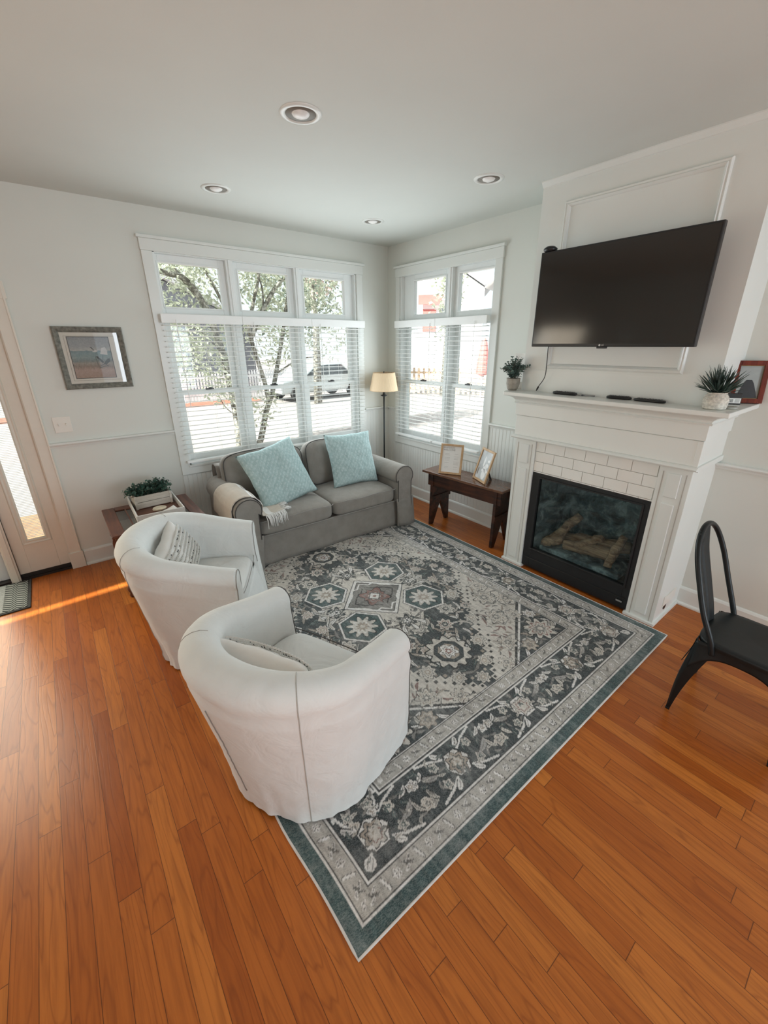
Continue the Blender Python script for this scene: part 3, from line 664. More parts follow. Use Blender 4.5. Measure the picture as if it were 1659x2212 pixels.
    # cream band squiggles between stairs and spandrels
    for i in range(420):
        a_, b_ = rs.rand() * FXh, rs.rand() * FYh; q = a_ / .80 + b_ / 1.13
        if q > 1.12 and (FXh - a_) / .545 + (FYh - b_) / .385 > 1.08: leaf(A, B, a_, b_, .020 + .022 * rs.rand(), .004 + .005 * rs.rand(), rs.rand() * PI, [TAN, GREY, DARK, RUST][rs.randint(4)], False)
    for (a_, b_, r_) in ((.62, .52, .07), (.70, .38, .05), (.50, .72, .06), (.74, .62, .06), (.35, .93, .05), (.62, .78, .045), (.72, .20, .04), (.20, 1.03, .04)):
        if a_ / .80 + b_ / 1.13 > 1.08: flower(A, B, a_, b_, r_, 7, (CREAM, TAN, GREY), a_ * 9, .25); stroke(A, B, [(a_ - .06, b_ + .05), (a_ - .02, b_ + .09), (a_ + .05, b_ + .07), (a_ + .07, b_ + .01)], .0035, GREY)
    # ---- borders, measured from the edge
    put(dE < .445, LIGHT)
    def band(d0, d1, col): put((dE >= d0) & (dE < d1), col)
    band(0, .052, TEAL); band(.052, .062, LIGHT); band(.062, .066, INK); band(.066, .128, GREY * .35 + CREAM * .65); band(.128, .133, INK); band(.133, .141, LIGHT); band(.141, .146, INK)
    band(.146, .352, DARK); band(.352, .360, LIGHT); band(.360, .366, INK); band(.366, .372, LIGHT); band(.372, .430, GREY * .4 + CREAM * .6); band(.430, .434, INK); band(.434, .441, LIGHT); band(.441, .445, INK)
    def along(side, fn):
        pass
    # coordinate along each band: s from the centre of the side, t distance from edge
    sideY = (hy - B) <= (hx - A)      # bands parallel to x
    for par, (S_, half, T_) in {'x': (A, hx, hy - B), 'y': (B, hy, hx - A)}.items():
        ok = sideY if par == 'x' else ~sideY
        U = np.where(ok, S_, 99.0); V = np.where(ok, T_, 99.0)
        # main border: cartouche flowers with hexagon arms
        p = .49 if par == 'x' else .49; k = 0; c = 0.0
        cs = []
        while c < half - .12: cs.append(c); c += p
        cs.append(half - .25)
        cs = sorted({round(x, 3) for x in cs if abs(x - (half - .25)) > .2} | {round(half - .25, 3)})
        for i, cc in enumerate(cs):
            for q in (-1, 1):
                stroke(U, V, [(cc + q * .05, .249 + .05), (cc + q * .10, .325), (cc + q * .17, .345)], .0055, LIGHT); stroke(U, V, [(cc + q * .05, .249 - .05), (cc + q * .10, .173), (cc + q * .17, .153)], .0055, LIGHT)
                for e in (-1, 1): flower(U, V, cc + q * .105, .249 + e * .045, .021, 5, (CREAM, GREY, TEAL)); leaf(U, V, cc + q * .065, .249 + e * .078, .026, .012, q * e * .8, LIGHT)
                leaf(U, V, cc + q * .155, .249 + .02 * q, .045, .013, q * .5, GREY + .15); leaf(U, V, cc + q * .19, .215, .032, .009, 1.2, CREAM); leaf(U, V, cc + q * .185, .30, .03, .009, -.6, LIGHT)
                flower(U, V, cc + q * .235, .200, .026, 5, (CREAM, TAN, GREY), i); flower(U, V, cc + q * .225, .295, .022, 5, (LIGHT, GREY, TAN), i + 1)
            hexa = [(cc + .062 * math.cos(a), .249 + .062 * math.sin(a)) for a in [j * PI / 3 for j in range(6)]]
            put(poly(U, V, hexa, .006), INK); put(poly(U, V, hexa, 0), LIGHT); flower(U, V, cc, .249, .044, 7, (TAN if i % 2 else CREAM, RUST if i % 2 == 0 else DARK, CREAM), i, .15)
        for i in range(int(half / .018)):
            a_ = rs.rand() * (half - .17); leaf(U, V, a_, .165 + rs.rand() * .17, .020, .006, rs.rand() * PI, [TEAL, GREY, CREAM][rs.randint(3)], False)
        # guard bands: little flower, bar, S-scroll repeat
        for t0, lim in ((.097, .075), (.401, .38)):
            c = .03; k = 0
            while c < half - lim:
                if k % 3 == 0:
                    for j in range(5): flower(U, V, c + .011 * math.cos(j * 1.257), t0 + .011 * math.sin(j * 1.257), .0065, 4, (LIGHT, LIGHT, GREY), 0, .05)
                elif k % 3 == 1: stroke(U, V, [(c - .006, t0 - .020), (c + .006, t0 + .020)], .0065, INK * .3 + GREY * .7); stroke(U, V, [(c - .005, t0 - .018), (c + .007, t0 + .018)], .0045, LIGHT)
                else: leaf(U, V, c, t0, .024, .006, .5, GREY * .6, False); leaf(U, V, c - .008, t0 + .012, .016, .005, -.5, LIGHT, False); leaf(U, V, c + .010, t0 - .012, .016, .005, -.5, LIGHT, False)
                c += .052; k += 1
    # mitre lines
    # wear and hatch
    wear = np.clip((n1 - .45) * 2.2 + (streak - .5) * .9, -1, 1)[..., None]
    C = np.where(wear > 0, C * (1 - .30 * wear) + np.array((.50, .50, .48)) * .30 * wear, C * (1 + .34 * wear))
    C *= (1 + (streak - .5)[..., None] * .55)
    C = np.clip(C * (0.95 + .2 * (big[..., None] - .5)), .008, .8)
    # ---- mesh
    wav = .012 * np.sin(Y * 2.1 + .4) * np.clip((hx - np.abs(X + hx)) / hx, 0, 1) * 0
    Zt = .0065 + .0012 * vnoise(7, 7, 12)
    Xw = X + (RX0 + RX1) / 2 + (-.022 * np.exp(-((Y + 1.02) / .22) ** 2) * np.clip(-X / hx, 0, 1) ** 2)   # the slightly bowed left edge
    Yw = Y + (RY0 + RY1) / 2
    V_ = np.stack([Xw, Yw, Zt], -1).reshape(-1, 3)
    me = bpy.data.meshes.new('pile'); nv = V_.shape[0]
    idx = np.arange(nv).reshape(ny, nx); Q = np.stack([idx[:-1, :-1], idx[:-1, 1:], idx[1:, 1:], idx[1:, :-1]], -1).reshape(-1)
    nf = Q.size // 4
    me.vertices.add(nv); me.vertices.foreach_set('co', V_.astype(np.float32).ravel())
    me.loops.add(Q.size); me.loops.foreach_set('vertex_index', Q.astype(np.int32))
    me.polygons.add(nf); me.polygons.foreach_set('loop_start', np.arange(0, Q.size, 4, dtype=np.int32))
    try: me.polygons.foreach_set('loop_total', np.full(nf, 4, dtype=np.int32))
    except Exception: pass
    me.update(calc_edges=True)
    at = me.color_attributes.new('pattern', 'FLOAT_COLOR', 'POINT'); at.data.foreach_set('color', np.concatenate([C.reshape(-1, 3), np.ones((nv, 1))], 1).astype(np.float32).ravel())
    me.polygons.foreach_set('use_smooth', np.ones(nf, dtype=bool))
    mt = bpy.data.materials.new('rug_weave'); b = NB(mt); a = b.n('ShaderNodeAttribute', attribute_name='pattern')
    mp = b.n('ShaderNodeMapping'); b.l(b.pos(), mp.inputs[0]); mp.inputs['Scale'].default_value = (160, 420, 100); mp.inputs['Rotation'].default_value = (0, 0, .7)
    f = b.noise(1, 3, mp.outputs[0], .6); c = b.mix(b.math('MULTIPLY', b.ramp(f, [(.4, (0, 0, 0)), (.65, (1, 1, 1))]), .22), a.outputs['Color'], (.5, .5, .48))
    c = b.mix(b.math('MULTIPLY', b.ramp(f, [(.35, (1, 1, 1)), (.5, (0, 0, 0))]), .30), c, (.03, .035, .035))
    b.l(c, b.b.inputs['Base Color']); b.b.inputs['Roughness'].default_value = .85; b.b.inputs['Specular IOR Level'].default_value = .25; b.b.inputs['Sheen Weight'].default_value = .1
    b.bump(b.noise(900, 2, b.pos()), .25, .001)
    me.materials.append(mt)
    root = thing('area_rug', 'large teal, charcoal and cream patterned rug with a medallion in the middle', 'rug', ((RX0 + RX1) / 2, (RY0 + RY1) / 2, 0))
    o = bpy.data.objects.new('pile', me); COL.objects.link(o); o.parent = root; o.location = (-(RX0 + RX1) / 2, -(RY0 + RY1) / 2, 0)
    # pale bound edge
    m = MB(); pts = []
    e = [Xw[0, :], Yw[0, :]]
    border = [(Xw[0, i], Yw[0, i]) for i in range(0, nx, 12)] + [(Xw[j, -1], Yw[j, -1]) for j in range(0, ny, 12)] + [(Xw[-1, i], Yw[-1, i]) for i in range(nx - 1, -1, -12)] + [(Xw[j, 0], Yw[j, 0]) for j in range(ny - 1, -1, -12)]
    m.tube([(x, y, .0048) for x, y in border], .0046, 8, closed=True)
    k = m.build('bound_edge', mat('rug_binding', (.62, .61, .58), .9), root, smooth=True); k.location = (-(RX0 + RX1) / 2, -(RY0 + RY1) / 2, 0)
rug()

# ================================================================== CUSHION HELPERS
def fold_noise(p, s=6.0, a=.006): return noise.noise(Vector(p) * s) * a
def pillow(name, label, cat, mt, w, h, t, M, group=None, sharp=.18, seam=True, n=30, extra=None, seed=0):
    """soft square cushion in local x(width) z(height), thickness y, placed by matrix M"""
    root = thing(name, label, cat, M.translation, group=group)
    R = M.to_3x3().to_4x4(); m = MB()
    def edge(u, v):     # pincushion outline
        x = (u - .5) * 2; z = (v - .5) * 2
        bx_ = 1 - .07 * (1 - z * z) * 1.0; bz = 1 - .07 * (1 - x * x)
        return x * bx_, z * bz, x, z
    for sgn in (1, -1):
        def fn(u, v, sgn=sgn):
            ex, ez, x, z = edge(u, v)
            th = (max(0, 1 - x ** 2) ** .5 * max(0, 1 - z ** 2) ** .5) ** .75
            q = Vector((ex * w / 2, sgn * th * t / 2, ez * h / 2))
            ff = noise.noise(Vector((x * 1.7 + seed, z * 1.7, sgn * 2.0))) * .010 + abs(noise.noise(Vector((x * 4 + seed, z * 3.2 + 5, sgn)))) * .010 * th
            q.y += sgn * ff * min(1, th * 2); q.x += noise.noise(Vector((seed, z * 2.5, 3))) * .008; q.z += noise.noise(Vector((x * 2.5, seed, 7))) * .008
            return q
        m.grid(fn, n, n)
    o = m.build('cover', mt, root, smooth=True, weld=True, M=R)
    return root, o, R
def cushion_box(m, x0, x1, y0, y1, z0, z1, crown=.03, r=.035, nx=20, ny=16, seed=0, wob=.006):
    """rounded, crowned box cushion"""
    cx, cy = (x0 + x1) / 2, (y0 + y1) / 2; hx, hy, hz = (x1 - x0) / 2, (y1 - y0) / 2, (z1 - z0) / 2
    n = 14
    def fn(u, v):
        # superellipsoid parametrisation
        la = (v - .5) * PI; lo = u * 2 * PI
        def sp(a, e): return math.copysign(abs(a) ** e, a)
        x = sp(math.cos(la), .28) * sp(math.cos(lo), .22); y = sp(math.cos(la), .28) * sp(math.sin(lo), .22); z = sp(math.sin(la), .38)
        k = (1 - x * x) * (1 - y * y)
        p = Vector((cx + x * hx, cy + y * hy, (z0 + z1) / 2 + z * (hz + crown * k)))
        w = noise.noise(Vector((p.x * 5 + seed, p.y * 5, p.z * 5))) * wob
        return p + Vector((w * .6, w * .6, w * (1 if z > 0 else .2)))
    m.grid(fn, 96, 34, closeu=True)
    return m

# ================================================================== SOFA
SF = thing('sofa', 'taupe slipcovered two-seat sofa with rolled arms under the triple window', 'sofa', (-1.435, -.62, 0), math.radians(-1.5))
def sofa():
    hw = .895; aw = .20; yb, yf = .42, -.42
    m = MB(); m.box(-hw + .05, hw - .05, yf + .045, yb - .02, .02, .27)
    m.build('base', SOFA, SF, bevel=.012)
    # front skirt with slight ripples
    def skirt(u, v):
        x = -hw + .09 + u * (2 * hw - .18); z = .012 + v * .268; f = 1 - v
        return (x, yf + .035 - .012 * f + .006 * f * math.sin(x * 9) + fold_noise((x, 0, z), 4, .010) * f, z)
    m = MB(); m.grid(skirt, 80, 8); m.build('front_skirt', SOFA, SF, smooth=True, solid=.006)
    # back
    def back(u, v):
        # profile around the back rest in y-z swept along x
        prof = [(yb - .015, .02), (yb, .35), (yb + .005, .68), (yb - .02, .735), (yb - .075, .75), (yb - .13, .735), (yb - .15, .68), (yb - .155, .25)]
        k = v * (len(prof) - 1); i = min(int(k), len(prof) - 2); t = k - i; y = prof[i][0] * (1 - t) + prof[i + 1][0] * t; z = prof[i][1] * (1 - t) + prof[i + 1][1] * t
        x = -hw + .10 + u * (2 * hw - .2); return (x, y + fold_noise((x, y, z), 3, .006), z)
    m = MB(); m.grid(back, 50, 22); m.build('back_frame', SOFA, SF, smooth=True, solid=.01)
    # arms
    for s in (-1, 1):
        ax = s * (hw - .115)
        prof = []
        # inner side up, around the roll, outer side down to the hem
        for k in range(6): prof.append((ax - s * .075, .28 + k * .045, 0))
        for k in range(15):
            a = math.radians(205 - k * 17.0) if True else 0
            prof.append((ax - s * math.cos(math.radians(-25 + k * 17.0)) * .105, .535 + math.sin(math.radians(-25 + k * 17.0)) * .103, 1))
        for k in range(9): prof.append((ax + s * (.085 + .030 * (k / 8) ** 2), .46 - k * .056, 2))
        def arm(u, v, prof=prof, s=s):
            k = v * (len(prof) - 1); i = min(int(k), len(prof) - 2); t = k - i; x = prof[i][0] * (1 - t) + prof[i + 1][0] * t; z = prof[i][1] * (1 - t) + prof[i + 1][1] * t
            y = yf - .03 + u * (yb - .04 - yf)
            low = max(0, 1 - z / .4) * (1 if v > .6 else 0)
            return (x + s * (low * .010 * math.sin(y * 22) + fold_noise((x, y, z), 4, .007)), y, z)
        m = MB(); m.grid(arm, 40, 40)
        o = m.build('arm', SOFA, SF, smooth=True, solid=.008)
        # front facing of the arm
        m = MB(); n = len(prof); pl = [(p[0], p[1]) for p in prof] + [(ax + s * .112, .015), (ax - s * .075, .015)]
        m.prism(pl, yf - .034, yf - .012, 'y'); m.build('arm_front', SOFA, o, bevel=.004)
        m = MB(); m.tube([(p[0], yf - .034, p[1]) for p in prof] + [(ax + s * .114, yf - .034, .03)], .0042, 6); m.build('arm_piping', PIPE, o, smooth=True, label='dark piping around the arm front')
        # flared corner pleat of the skirt
        m = MB()
        def pleat(u, v, s=s):
            a = u * 1.0; f = (1 - v); return (ax + s * (.115 + .03 * f - .21 * u), yf - .030 - .030 * f * math.sin(PI * u) , .012 + v * .30)
        m.grid(pleat, 14, 8); m.build('corner_pleat', SOFA, o, smooth=True, solid=.006)
    # seat cushions and back cushions
    for i, (a, b_) in enumerate(((-.705, -.004), (.004, .705))):
        m = MB(); cushion_box(m, a, b_, yf - .012, yb - .16, .275, .435, .022, seed=i * 9)
        o = m.build('seat_cushion', SOFA, SF, smooth=True)
        m = MB(); zz = .418
        m.tube([(a + .03, yf - .006, zz), (a + .012, yf + .0, zz)][::-1] + [(a + .03 + t * (b_ - a - .06) / 14, yf - .013 + .002 * math.sin(t), zz + .004 * math.sin(t * .8)) for t in range(15)] + [(b_ - .012, yf + .0, zz)], .0035, 6)
        m.tube([(a + .02 + t * (b_ - a - .04) / 14, yf - .014, .292) for t in range(15)], .0035, 6)
        m.build('seat_piping', PIPEL, o, smooth=True)
    tilt = Matrix.Rotation(math.radians(-12), 4, 'X')
    for i, (a, b_) in enumerate(((-.775, -.012), (.012, .775))):
        m = MB(); w = b_ - a; cx = (a + b_) / 2
        def bc(u, v, cx=cx, w=w, i=i):
            la = (v - .5) * PI; lo = u * 2 * PI
            sp = lambda q, e: math.copysign(abs(q) ** e, q)
            x = sp(math.cos(lo), .30) * sp(math.cos(la), .35); z = sp(math.sin(lo), .34) * sp(math.cos(la), .35); y = sp(math.sin(la), .55)
            k = (1 - x * x) * (1 - z * z)
            p = Vector((x * w / 2, y * (.075 + .045 * k), z * .225))
            p.z += .012 * math.cos(x * 2.4 + i) - .01; wv = noise.noise(Vector((p.x * 6 + i * 5, p.y * 6, p.z * 6)))
            p.y += wv * .016; p.z += noise.noise(Vector((p.x * 5, i * 3, 2))) * .022
            return p
        m.grid(bc, 90, 30, closeu=True)
        o = m.build('back_cushion', SOFA, SF, smooth=True, M=Matrix.Translation((cx, yb - .235, .645)) @ tilt)
        m = MB(); ring = []
        for t in range(60):
            lo = t / 60 * 2 * PI; sp = lambda q, e: math.copysign(abs(q) ** e, q); ring.append((sp(math.cos(lo), .30) * w / 2 * .975, -.062, sp(math.sin(lo), .34) * .219 + .012 * math.cos(sp(math.cos(lo), .3) * 2.4 + i) - .01))
        m.tube(ring, .0045, 6, closed=True); m.build('cushion_piping', PIPE, o, smooth=True, M=Matrix.Translation((cx, yb - .235, .645)) @ tilt)
sofa()

# throw pillows on the sofa
def teal_cloth():
    m = bpy.data.materials.new('teal_pillow_cloth'); b = NB(m); tc = b.n('ShaderNodeTexCoord'); p = tc.outputs['Object']
    sx = b.n('ShaderNodeSeparateXYZ'); b.l(p, sx.inputs[0])
    dist = b.math('MULTIPLY', b.noise(45, 3, p), .045)
    def cell(a, k, o): return b.math('ABSOLUTE', b.math('SUBTRACT', b.math('FRACT', b.math('ADD', b.math('MULTIPLY', b.math('ADD', a, dist), k), o)), .5))
    a1, a2 = cell(sx.outputs[0], 27, 0), cell(sx.outputs[2], 20, 0); b1, b2 = cell(sx.outputs[0], 27, .5), cell(sx.outputs[2], 20, .5)
    d1 = b.math('ADD', b.math('MULTIPLY', a1, 1.4), a2); d2 = b.math('ADD', b.math('MULTIPLY', b1, 1.4), b2)
    d = b.math('MINIMUM', d1, d2); mk = b.ramp(b.math('ADD', d, b.math('MULTIPLY', b.noise(90, 3, p), .55)), [(.48, (1, 1, 1)), (.66, (0, 0, 0))])
    base = b.ramp(b.noise(30, 3, p), [(.35, (.33, .45, .45)), (.65, (.40, .53, .53))])
    b.l(b.mix(b.math('MULTIPLY', mk, .40), base, (.60, .70, .70)), b.b.inputs['Base Color'])
    b.b.inputs['Roughness'].default_value = .95; b.b.inputs['Specular IOR Level'].default_value = .1
    b.bump(b.math('ADD', b.noise(11, 3, p, .5, 1.0), b.math('MULTIPLY', b.noise(700, 2, p), .03)), .4, .02); return m
TEALC = teal_cloth()
def Mx(loc, rz=0, rx=0, ry=0): return Matrix.Translation(loc) @ Matrix.Rotation(rz, 4, 'Z') @ Matrix.Rotation(rx, 4, 'X') @ Matrix.Rotation(ry, 4, 'Y')
pillow('throw_pillow', 'pale teal patterned throw pillow on the left half of the sofa, leaning and tilted', 'pillow', TEALC, .58, .56, .17, Mx((-1.80, -.70, .680), math.radians(8), math.radians(-28), math.radians(-9)), 'pale teal pillows on the sofa', seed=2)
pillow('throw_pillow', 'pale teal patterned throw pillow standing upright on the right half of the sofa', 'pillow', TEALC, .51, .53, .16, Mx((-1.01, -.68, .685), math.radians(-4), math.radians(-22), math.radians(1)), 'pale teal pillows on the sofa', seed=8)
# knitted throw over the left arm
def throw():
    root = thing('throw_blanket', 'beige throw blanket with white stripes and a fringe over the left sofa arm', 'blanket', (-2.22, -.9, .5)); O = Vector(root.location)
    Ms = Matrix.Translation((-1.435, -.62, 0)) @ Matrix.Rotation(math.radians(-1.5), 4, 'Z')
    ax = -(.895 - .115)
    # path across the arm in local x-z: outer side -> top -> inner side -> seat
    path = [(ax - .125, .40), (ax - .122, .50)] + [(ax - math.cos(math.radians(a)) * .122, .535 + math.sin(math.radians(a)) * .118) for a in (10, 30, 50, 70, 90, 110, 130, 150, 170)] + [(ax + .105, .49), (ax + .112, .468), (ax + .15, .463), (ax + .22, .468), (ax + .30, .472)]
    L = [0]
    for (a, b_), (c, d) in zip(path, path[1:]): L.append(L[-1] + math.hypot(c - a, d - b_))
    def at(s):
        s *= L[-1]
        for i in range(len(L) - 1):
            if s <= L[i + 1] + 1e-9: t = (s - L[i]) / (L[i + 1] - L[i]); return path[i][0] * (1 - t) + path[i + 1][0] * t, path[i][1] * (1 - t) + path[i + 1][1] * t
        return path[-1]
    def fn(u, v):      # u across arm, v from back edge to front edge
        x, z = at(u); front = -.425 + .02 * math.sin(u * 6) + .0 * u; rear = .10 - .36 * u ** 1.2
        y = rear + (front - rear) * v
        z += .007 * math.sin(v * 9 + u * 5) * (1 if u > .1 else .5) + .003; x += fold_noise((x, y, z), 8, .008) * .5
        if u > .72 and v > .75: z -= 0.0
        return Ms @ Vector((x, y, z + .004)) - O
    m = MB(); nu, nv = 70, 30
    m.grid(fn, nu, nv)
    fs = m.f; mi = []
    for i in range(nu - 1):
        for j in range(nv - 1):
            u = i / (nu - 1); mi.append(1 if (.47 < u < .50 or .53 < u < .62 or .80 < u < .86) else 0)
    m.mi = mi; m.build('cloth', [THROW, THROWW], root, smooth=True, solid=.006)
    m = MB(); rnd = random.Random(11)
    for k in range(46):
        v = k / 45; p = Vector(fn(1.0, v)); q = p + Vector((rnd.uniform(.03, .075), rnd.uniform(-.025, .01), rnd.uniform(-.004, .008)))
        mid = p.lerp(q, .5) + Vector((0, 0, rnd.uniform(.0, .012))); m.tube([p, mid, q], [.0035, .004, .0025], 5)
    for k in range(26):
        u = .78 + k / 25 * .22; p = Vector(fn(u, 1.0)); q = p + Vector((rnd.uniform(-.005, .02), -.035 - rnd.uniform(0, .01), -.055 - rnd.uniform(0, .05)))
        mid = p.lerp(q, .4) + Vector((0, -.02, .01)); m.tube([p, mid, q], [.0035, .004, .0025], 5)
    m.build('fringe', THROWW, root, smooth=True)
throw()

# ================================================================== TUB CHAIRS
SEAM = mat('slipcover_seam', (.42, .41, .38), .9)
def tub_chair(label, loc, rz, seed, pipe, wrinkle=1.0):
    root = thing('tub_chair', label, 'armchair', loc, rz, group='white slipcovered tub chairs')
    hwid, xf, bx = .330, .320, -.270; arcx = .02
    P = []; N = []
    nS, nB = 22, 80
    for k in range(nS): P.append((xf - (xf - arcx) * k / nS, -hwid)); N.append((0, -1))
    for k in range(nB + 1):
        a = -PI / 2 - PI * k / nB; c, s_ = math.cos(a), math.sin(a); e = .95
        x = arcx + (arcx - bx) * math.copysign(abs(c) ** e, c); y = hwid * math.copysign(abs(s_) ** e, s_); P.append((x, y))
        nn = Vector((c / (arcx - bx), s_ / hwid)).normalized(); N.append((nn.x, nn.y))
    for k in range(1, nS + 1): P.append((arcx + (xf - arcx) * k / nS, hwid)); N.append((0, 1))
    n = len(P)
    def col(i):
        px, py = P[i]; nx, ny = N[i]; backness = max(0.0, min(1.0, (xf - px) / (xf - bx)))
        bk = max(0.0, -nx)
        zr = .635 + .140 * (1 - (1 - backness) ** 2) ** 1.0 * (.35 + .65 * backness)
        hem = .030 - .075 * bk - .035 * (1 - bk) * backness
        out = []
        rr = .062 + .012 * bk
        def P3(d, z): return Vector((px + nx * d, py + ny * d, z))
        K = 28
        for k in range(K):
            t = k / K; z = .012 + (zr - .125 - .012) * t
            d = hem + (rr + .006 - .010 * bk - hem) * (t ** 1.15)
            ff = (1 - t)
            rip = (math.sin(i * .55 + seed) * .5 + math.sin(i * 1.1 + seed * 2) * .3) * .007 * ff ** 3 * wrinkle
            wv = noise.noise(Vector((px * 5 + seed, py * 5, z * 4))) * .010 * wrinkle
            wv += (.35 - abs(noise.noise(Vector((px * 11 + py * 7 + seed, z * 7 - py * 6, seed))))) * .014 * ff ** 1.5 * wrinkle + (.3 - abs(noise.noise(Vector((px * 24, py * 24 + seed, z * 20))))) * .008 * ff ** 2 * wrinkle
            out.append(P3(d + rip + wv, z))
        for k in range(11):
            a = math.radians(-34 + k * 21.8); out.append(P3(math.cos(a) * rr * 1.04, zr - rr + math.sin(a) * rr * (1.0)))
        for k in range(1, 13):
            t = k / 12; z = zr - rr - .02 - (zr - rr - .02 - .36) * t
            d = -rr - .012 * t - .055 * bk * t
            pk = (abs(math.sin(i * .55 + 2 * t)) ** .6 - .5) * .007 * math.sin(PI * t) ** .7 * (1 if .28 < i / n < .72 else .15) * wrinkle
            wv = noise.noise(Vector((px * 6 + seed + 9, py * 6, z * 6))) * .007 * wrinkle
            out.append(P3(d + pk + wv, z))
        return out
    cols = [col(i) for i in range(n)]; k = len(cols[0])
    m = MB(); m.add([p for c in cols for p in c], [(i * k + j, (i + 1) * k + j, (i + 1) * k + j + 1, i * k + j + 1) for i in range(n - 1) for j in range(k - 1)])
    sh = m.build('shell', SLIP, root, smooth=True)
    # arm fronts
    for i0, s in ((0, -1), (n - 1, 1)):
        c = cols[i0]; inner = c[-1]; poly_ = [Vector((p.x, p.y, p.z)) for p in c] + [Vector((inner.x, inner.y, .012))]
        m = MB(); cx_ = sum(p.y for p in poly_) / len(poly_)
        fr = [p + Vector((.012, 0, 0)) for p in poly_]; 
        fr = [Vector((p.x, cx_ + (p.y - cx_) * .9, p.z - (.006 if p.z > .5 else 0))) for p in fr]
        fr = [Vector((p.x + .045 * max(0, 1 - p.z / .45), p.y, p.z)) for p in fr]
        L_ = len(poly_)
        m.add(poly_ + fr, [tuple(range(L_, 2 * L_))] + [(j, (j + 1) % L_, (j + 1) % L_ + L_, j + L_) for j in range(L_)])
        o = m.build('arm_front', SLIP, root, smooth=False, bevel=.003)
        m = MB(); m.tube([p + Vector((.001, 0, 0)) for p in fr[:-1]], .0026, 6); m.build('piping', pipe, o, smooth=True)
    # seat
    m = MB()
    def seat(u, v):
        la = (v - .5) * PI; lo = u * 2 * PI; sp = lambda q, e: math.copysign(abs(q) ** e, q)
        x = sp(math.cos(la), .25) * sp(math.cos(lo), .35); y = sp(math.cos(la), .25) * sp(math.sin(lo), .35); z = sp(math.sin(la), .4)
        kx = (1 - x * x) * (1 - y * y); hw2 = .262 * (1 if x > -.2 else 1 - .35 * ((-.2 - x) / .8) ** 2)
        return Vector((.040 + x * .290, y * hw2, .365 + z * (.068 + .018 * kx) + noise.noise(Vector((x * 3 + seed, y * 3, 1))) * .006))
    m.grid(seat, 80, 26, closeu=True); o = m.build('seat_cushion', SLIP, root, smooth=True)
    m = MB(); pts = [(.336 - .012 * (abs(t) ** 4), t * .245, .418) for t in [q / 10 - 1 for q in range(21)]]; m.tube(pts, .0026, 6); m.build('piping', pipe, o, smooth=True)
    # front skirt
    def fs(u, v):
        y = -.275 + .55 * u; z = .012 + v * .33; f = 1 - v
        return (.318 + .065 * f + .012 * f * math.sin(y * 21 + seed) + noise.noise(Vector((y * 5, z * 4, seed))) * .008 + .01 * math.cos(y * 5), y, z)
    m = MB(); m.grid(fs, 50, 12); m.build('front_skirt', SLIP, root, smooth=True, solid=.005)
    # raised seams running down the outside of the back
    for i0 in (int(n * .34), int(n * .66)):
        m = MB(); m.tube([cols[i0][j] + Vector((N[i0][0], N[i0][1], 0)) * .0008 for j in range(0, 36)], .0019, 5)
        m.build('back_seam', SEAM, sh, smooth=True)
    m = MB(); i0 = int(n * .50) if seed < 5 else int(n * .52)
    pts = [cols[i0][j] + Vector((N[i0][0], N[i0][1], 0)) * .0015 for j in range(4, 27)]
    m.tube([p + Vector((0, .002 * math.sin(q * 3), 0)) for q, p in enumerate(pts)], .0022, 5); m.build('back_zip', PIPEL, sh, smooth=True, label='zip placket down the back')
    return root
C1 = tub_chair('white slipcovered tub chair nearer the sofa and side table', (-2.793, -1.588, 0), -.497, 3.0, PIPEL, 1.5)
C2 = tub_chair('white slipcovered tub chair closest to the camera, on the rug', (-2.730, -2.770, .004), .388, 7.0, PIPE, .8)

def knit_pillow(label, M, seed, flip=False):
    root, o, R = pillow('lumbar_pillow', label, 'pillow', KNIT, .44, .30, .13, M, 'white textured pillows on the tub chairs', seed=seed)
    # woven loops: rows of raised knots on the front
    m = MB(); rnd = random.Random(seed)
    def surf(x, z):
        X, Z = x / .22, z / .15; th = (max(0, 1 - X ** 2) ** .5 * max(0, 1 - Z ** 2) ** .5) ** .75; return -(th * .065 + .008)
    nrow = 9; ncol = 30
    for r_ in range(nrow):
        z = -.105 + .21 * r_ / (nrow - 1)
        for c_ in range(ncol):
            x = -.185 + .37 * c_ / (ncol - 1); y = surf(x, z)
            k = [(x - .005, y - .001, z - .005), (x, y - .006, z), (x + .005, y - .001, z + .005)]
            m.tube(k, [.0028, .004, .0028], 5)
    m.build('knit_texture', KNIT, o, smooth=True, M=R)
    m = MB()
    for r_ in range(nrow - 1):
        if r_ in (3, 5): continue
        z = -.105 + .21 * (r_ + .5) / (nrow - 1)
        for c_ in range(0, ncol - 1):
            if rnd.random() < .30:
                x = -.185 + .37 * (c_ + .5) / (ncol - 1); m.box(x - .0035, x + .0035, surf(x, z) - .0035, surf(x, z) - .001, z - .003, z + .003)
    m.build('stitch_holes', mat('stitch_dark', (.09, .085, .08), .9), o, M=R)
    return root
knit_pillow('white woven pillow standing on edge in the tub chair nearer the sofa', Matrix.Translation((-2.850, -1.535, .555)) @ Matrix.Rotation(math.radians(58), 4, 'Z') @ Matrix.Rotation(math.radians(-26), 4, 'X') @ Matrix.Rotation(math.radians(-14), 4, 'Y'), 3)
knit_pillow('white woven pillow in the tub chair closest to the camera', Matrix.Translation((-2.815, -2.795, .575)) @ Matrix.Rotation(math.radians(118), 4, 'Z') @ Matrix.Rotation(math.radians(-20), 4, 'X'), 9)
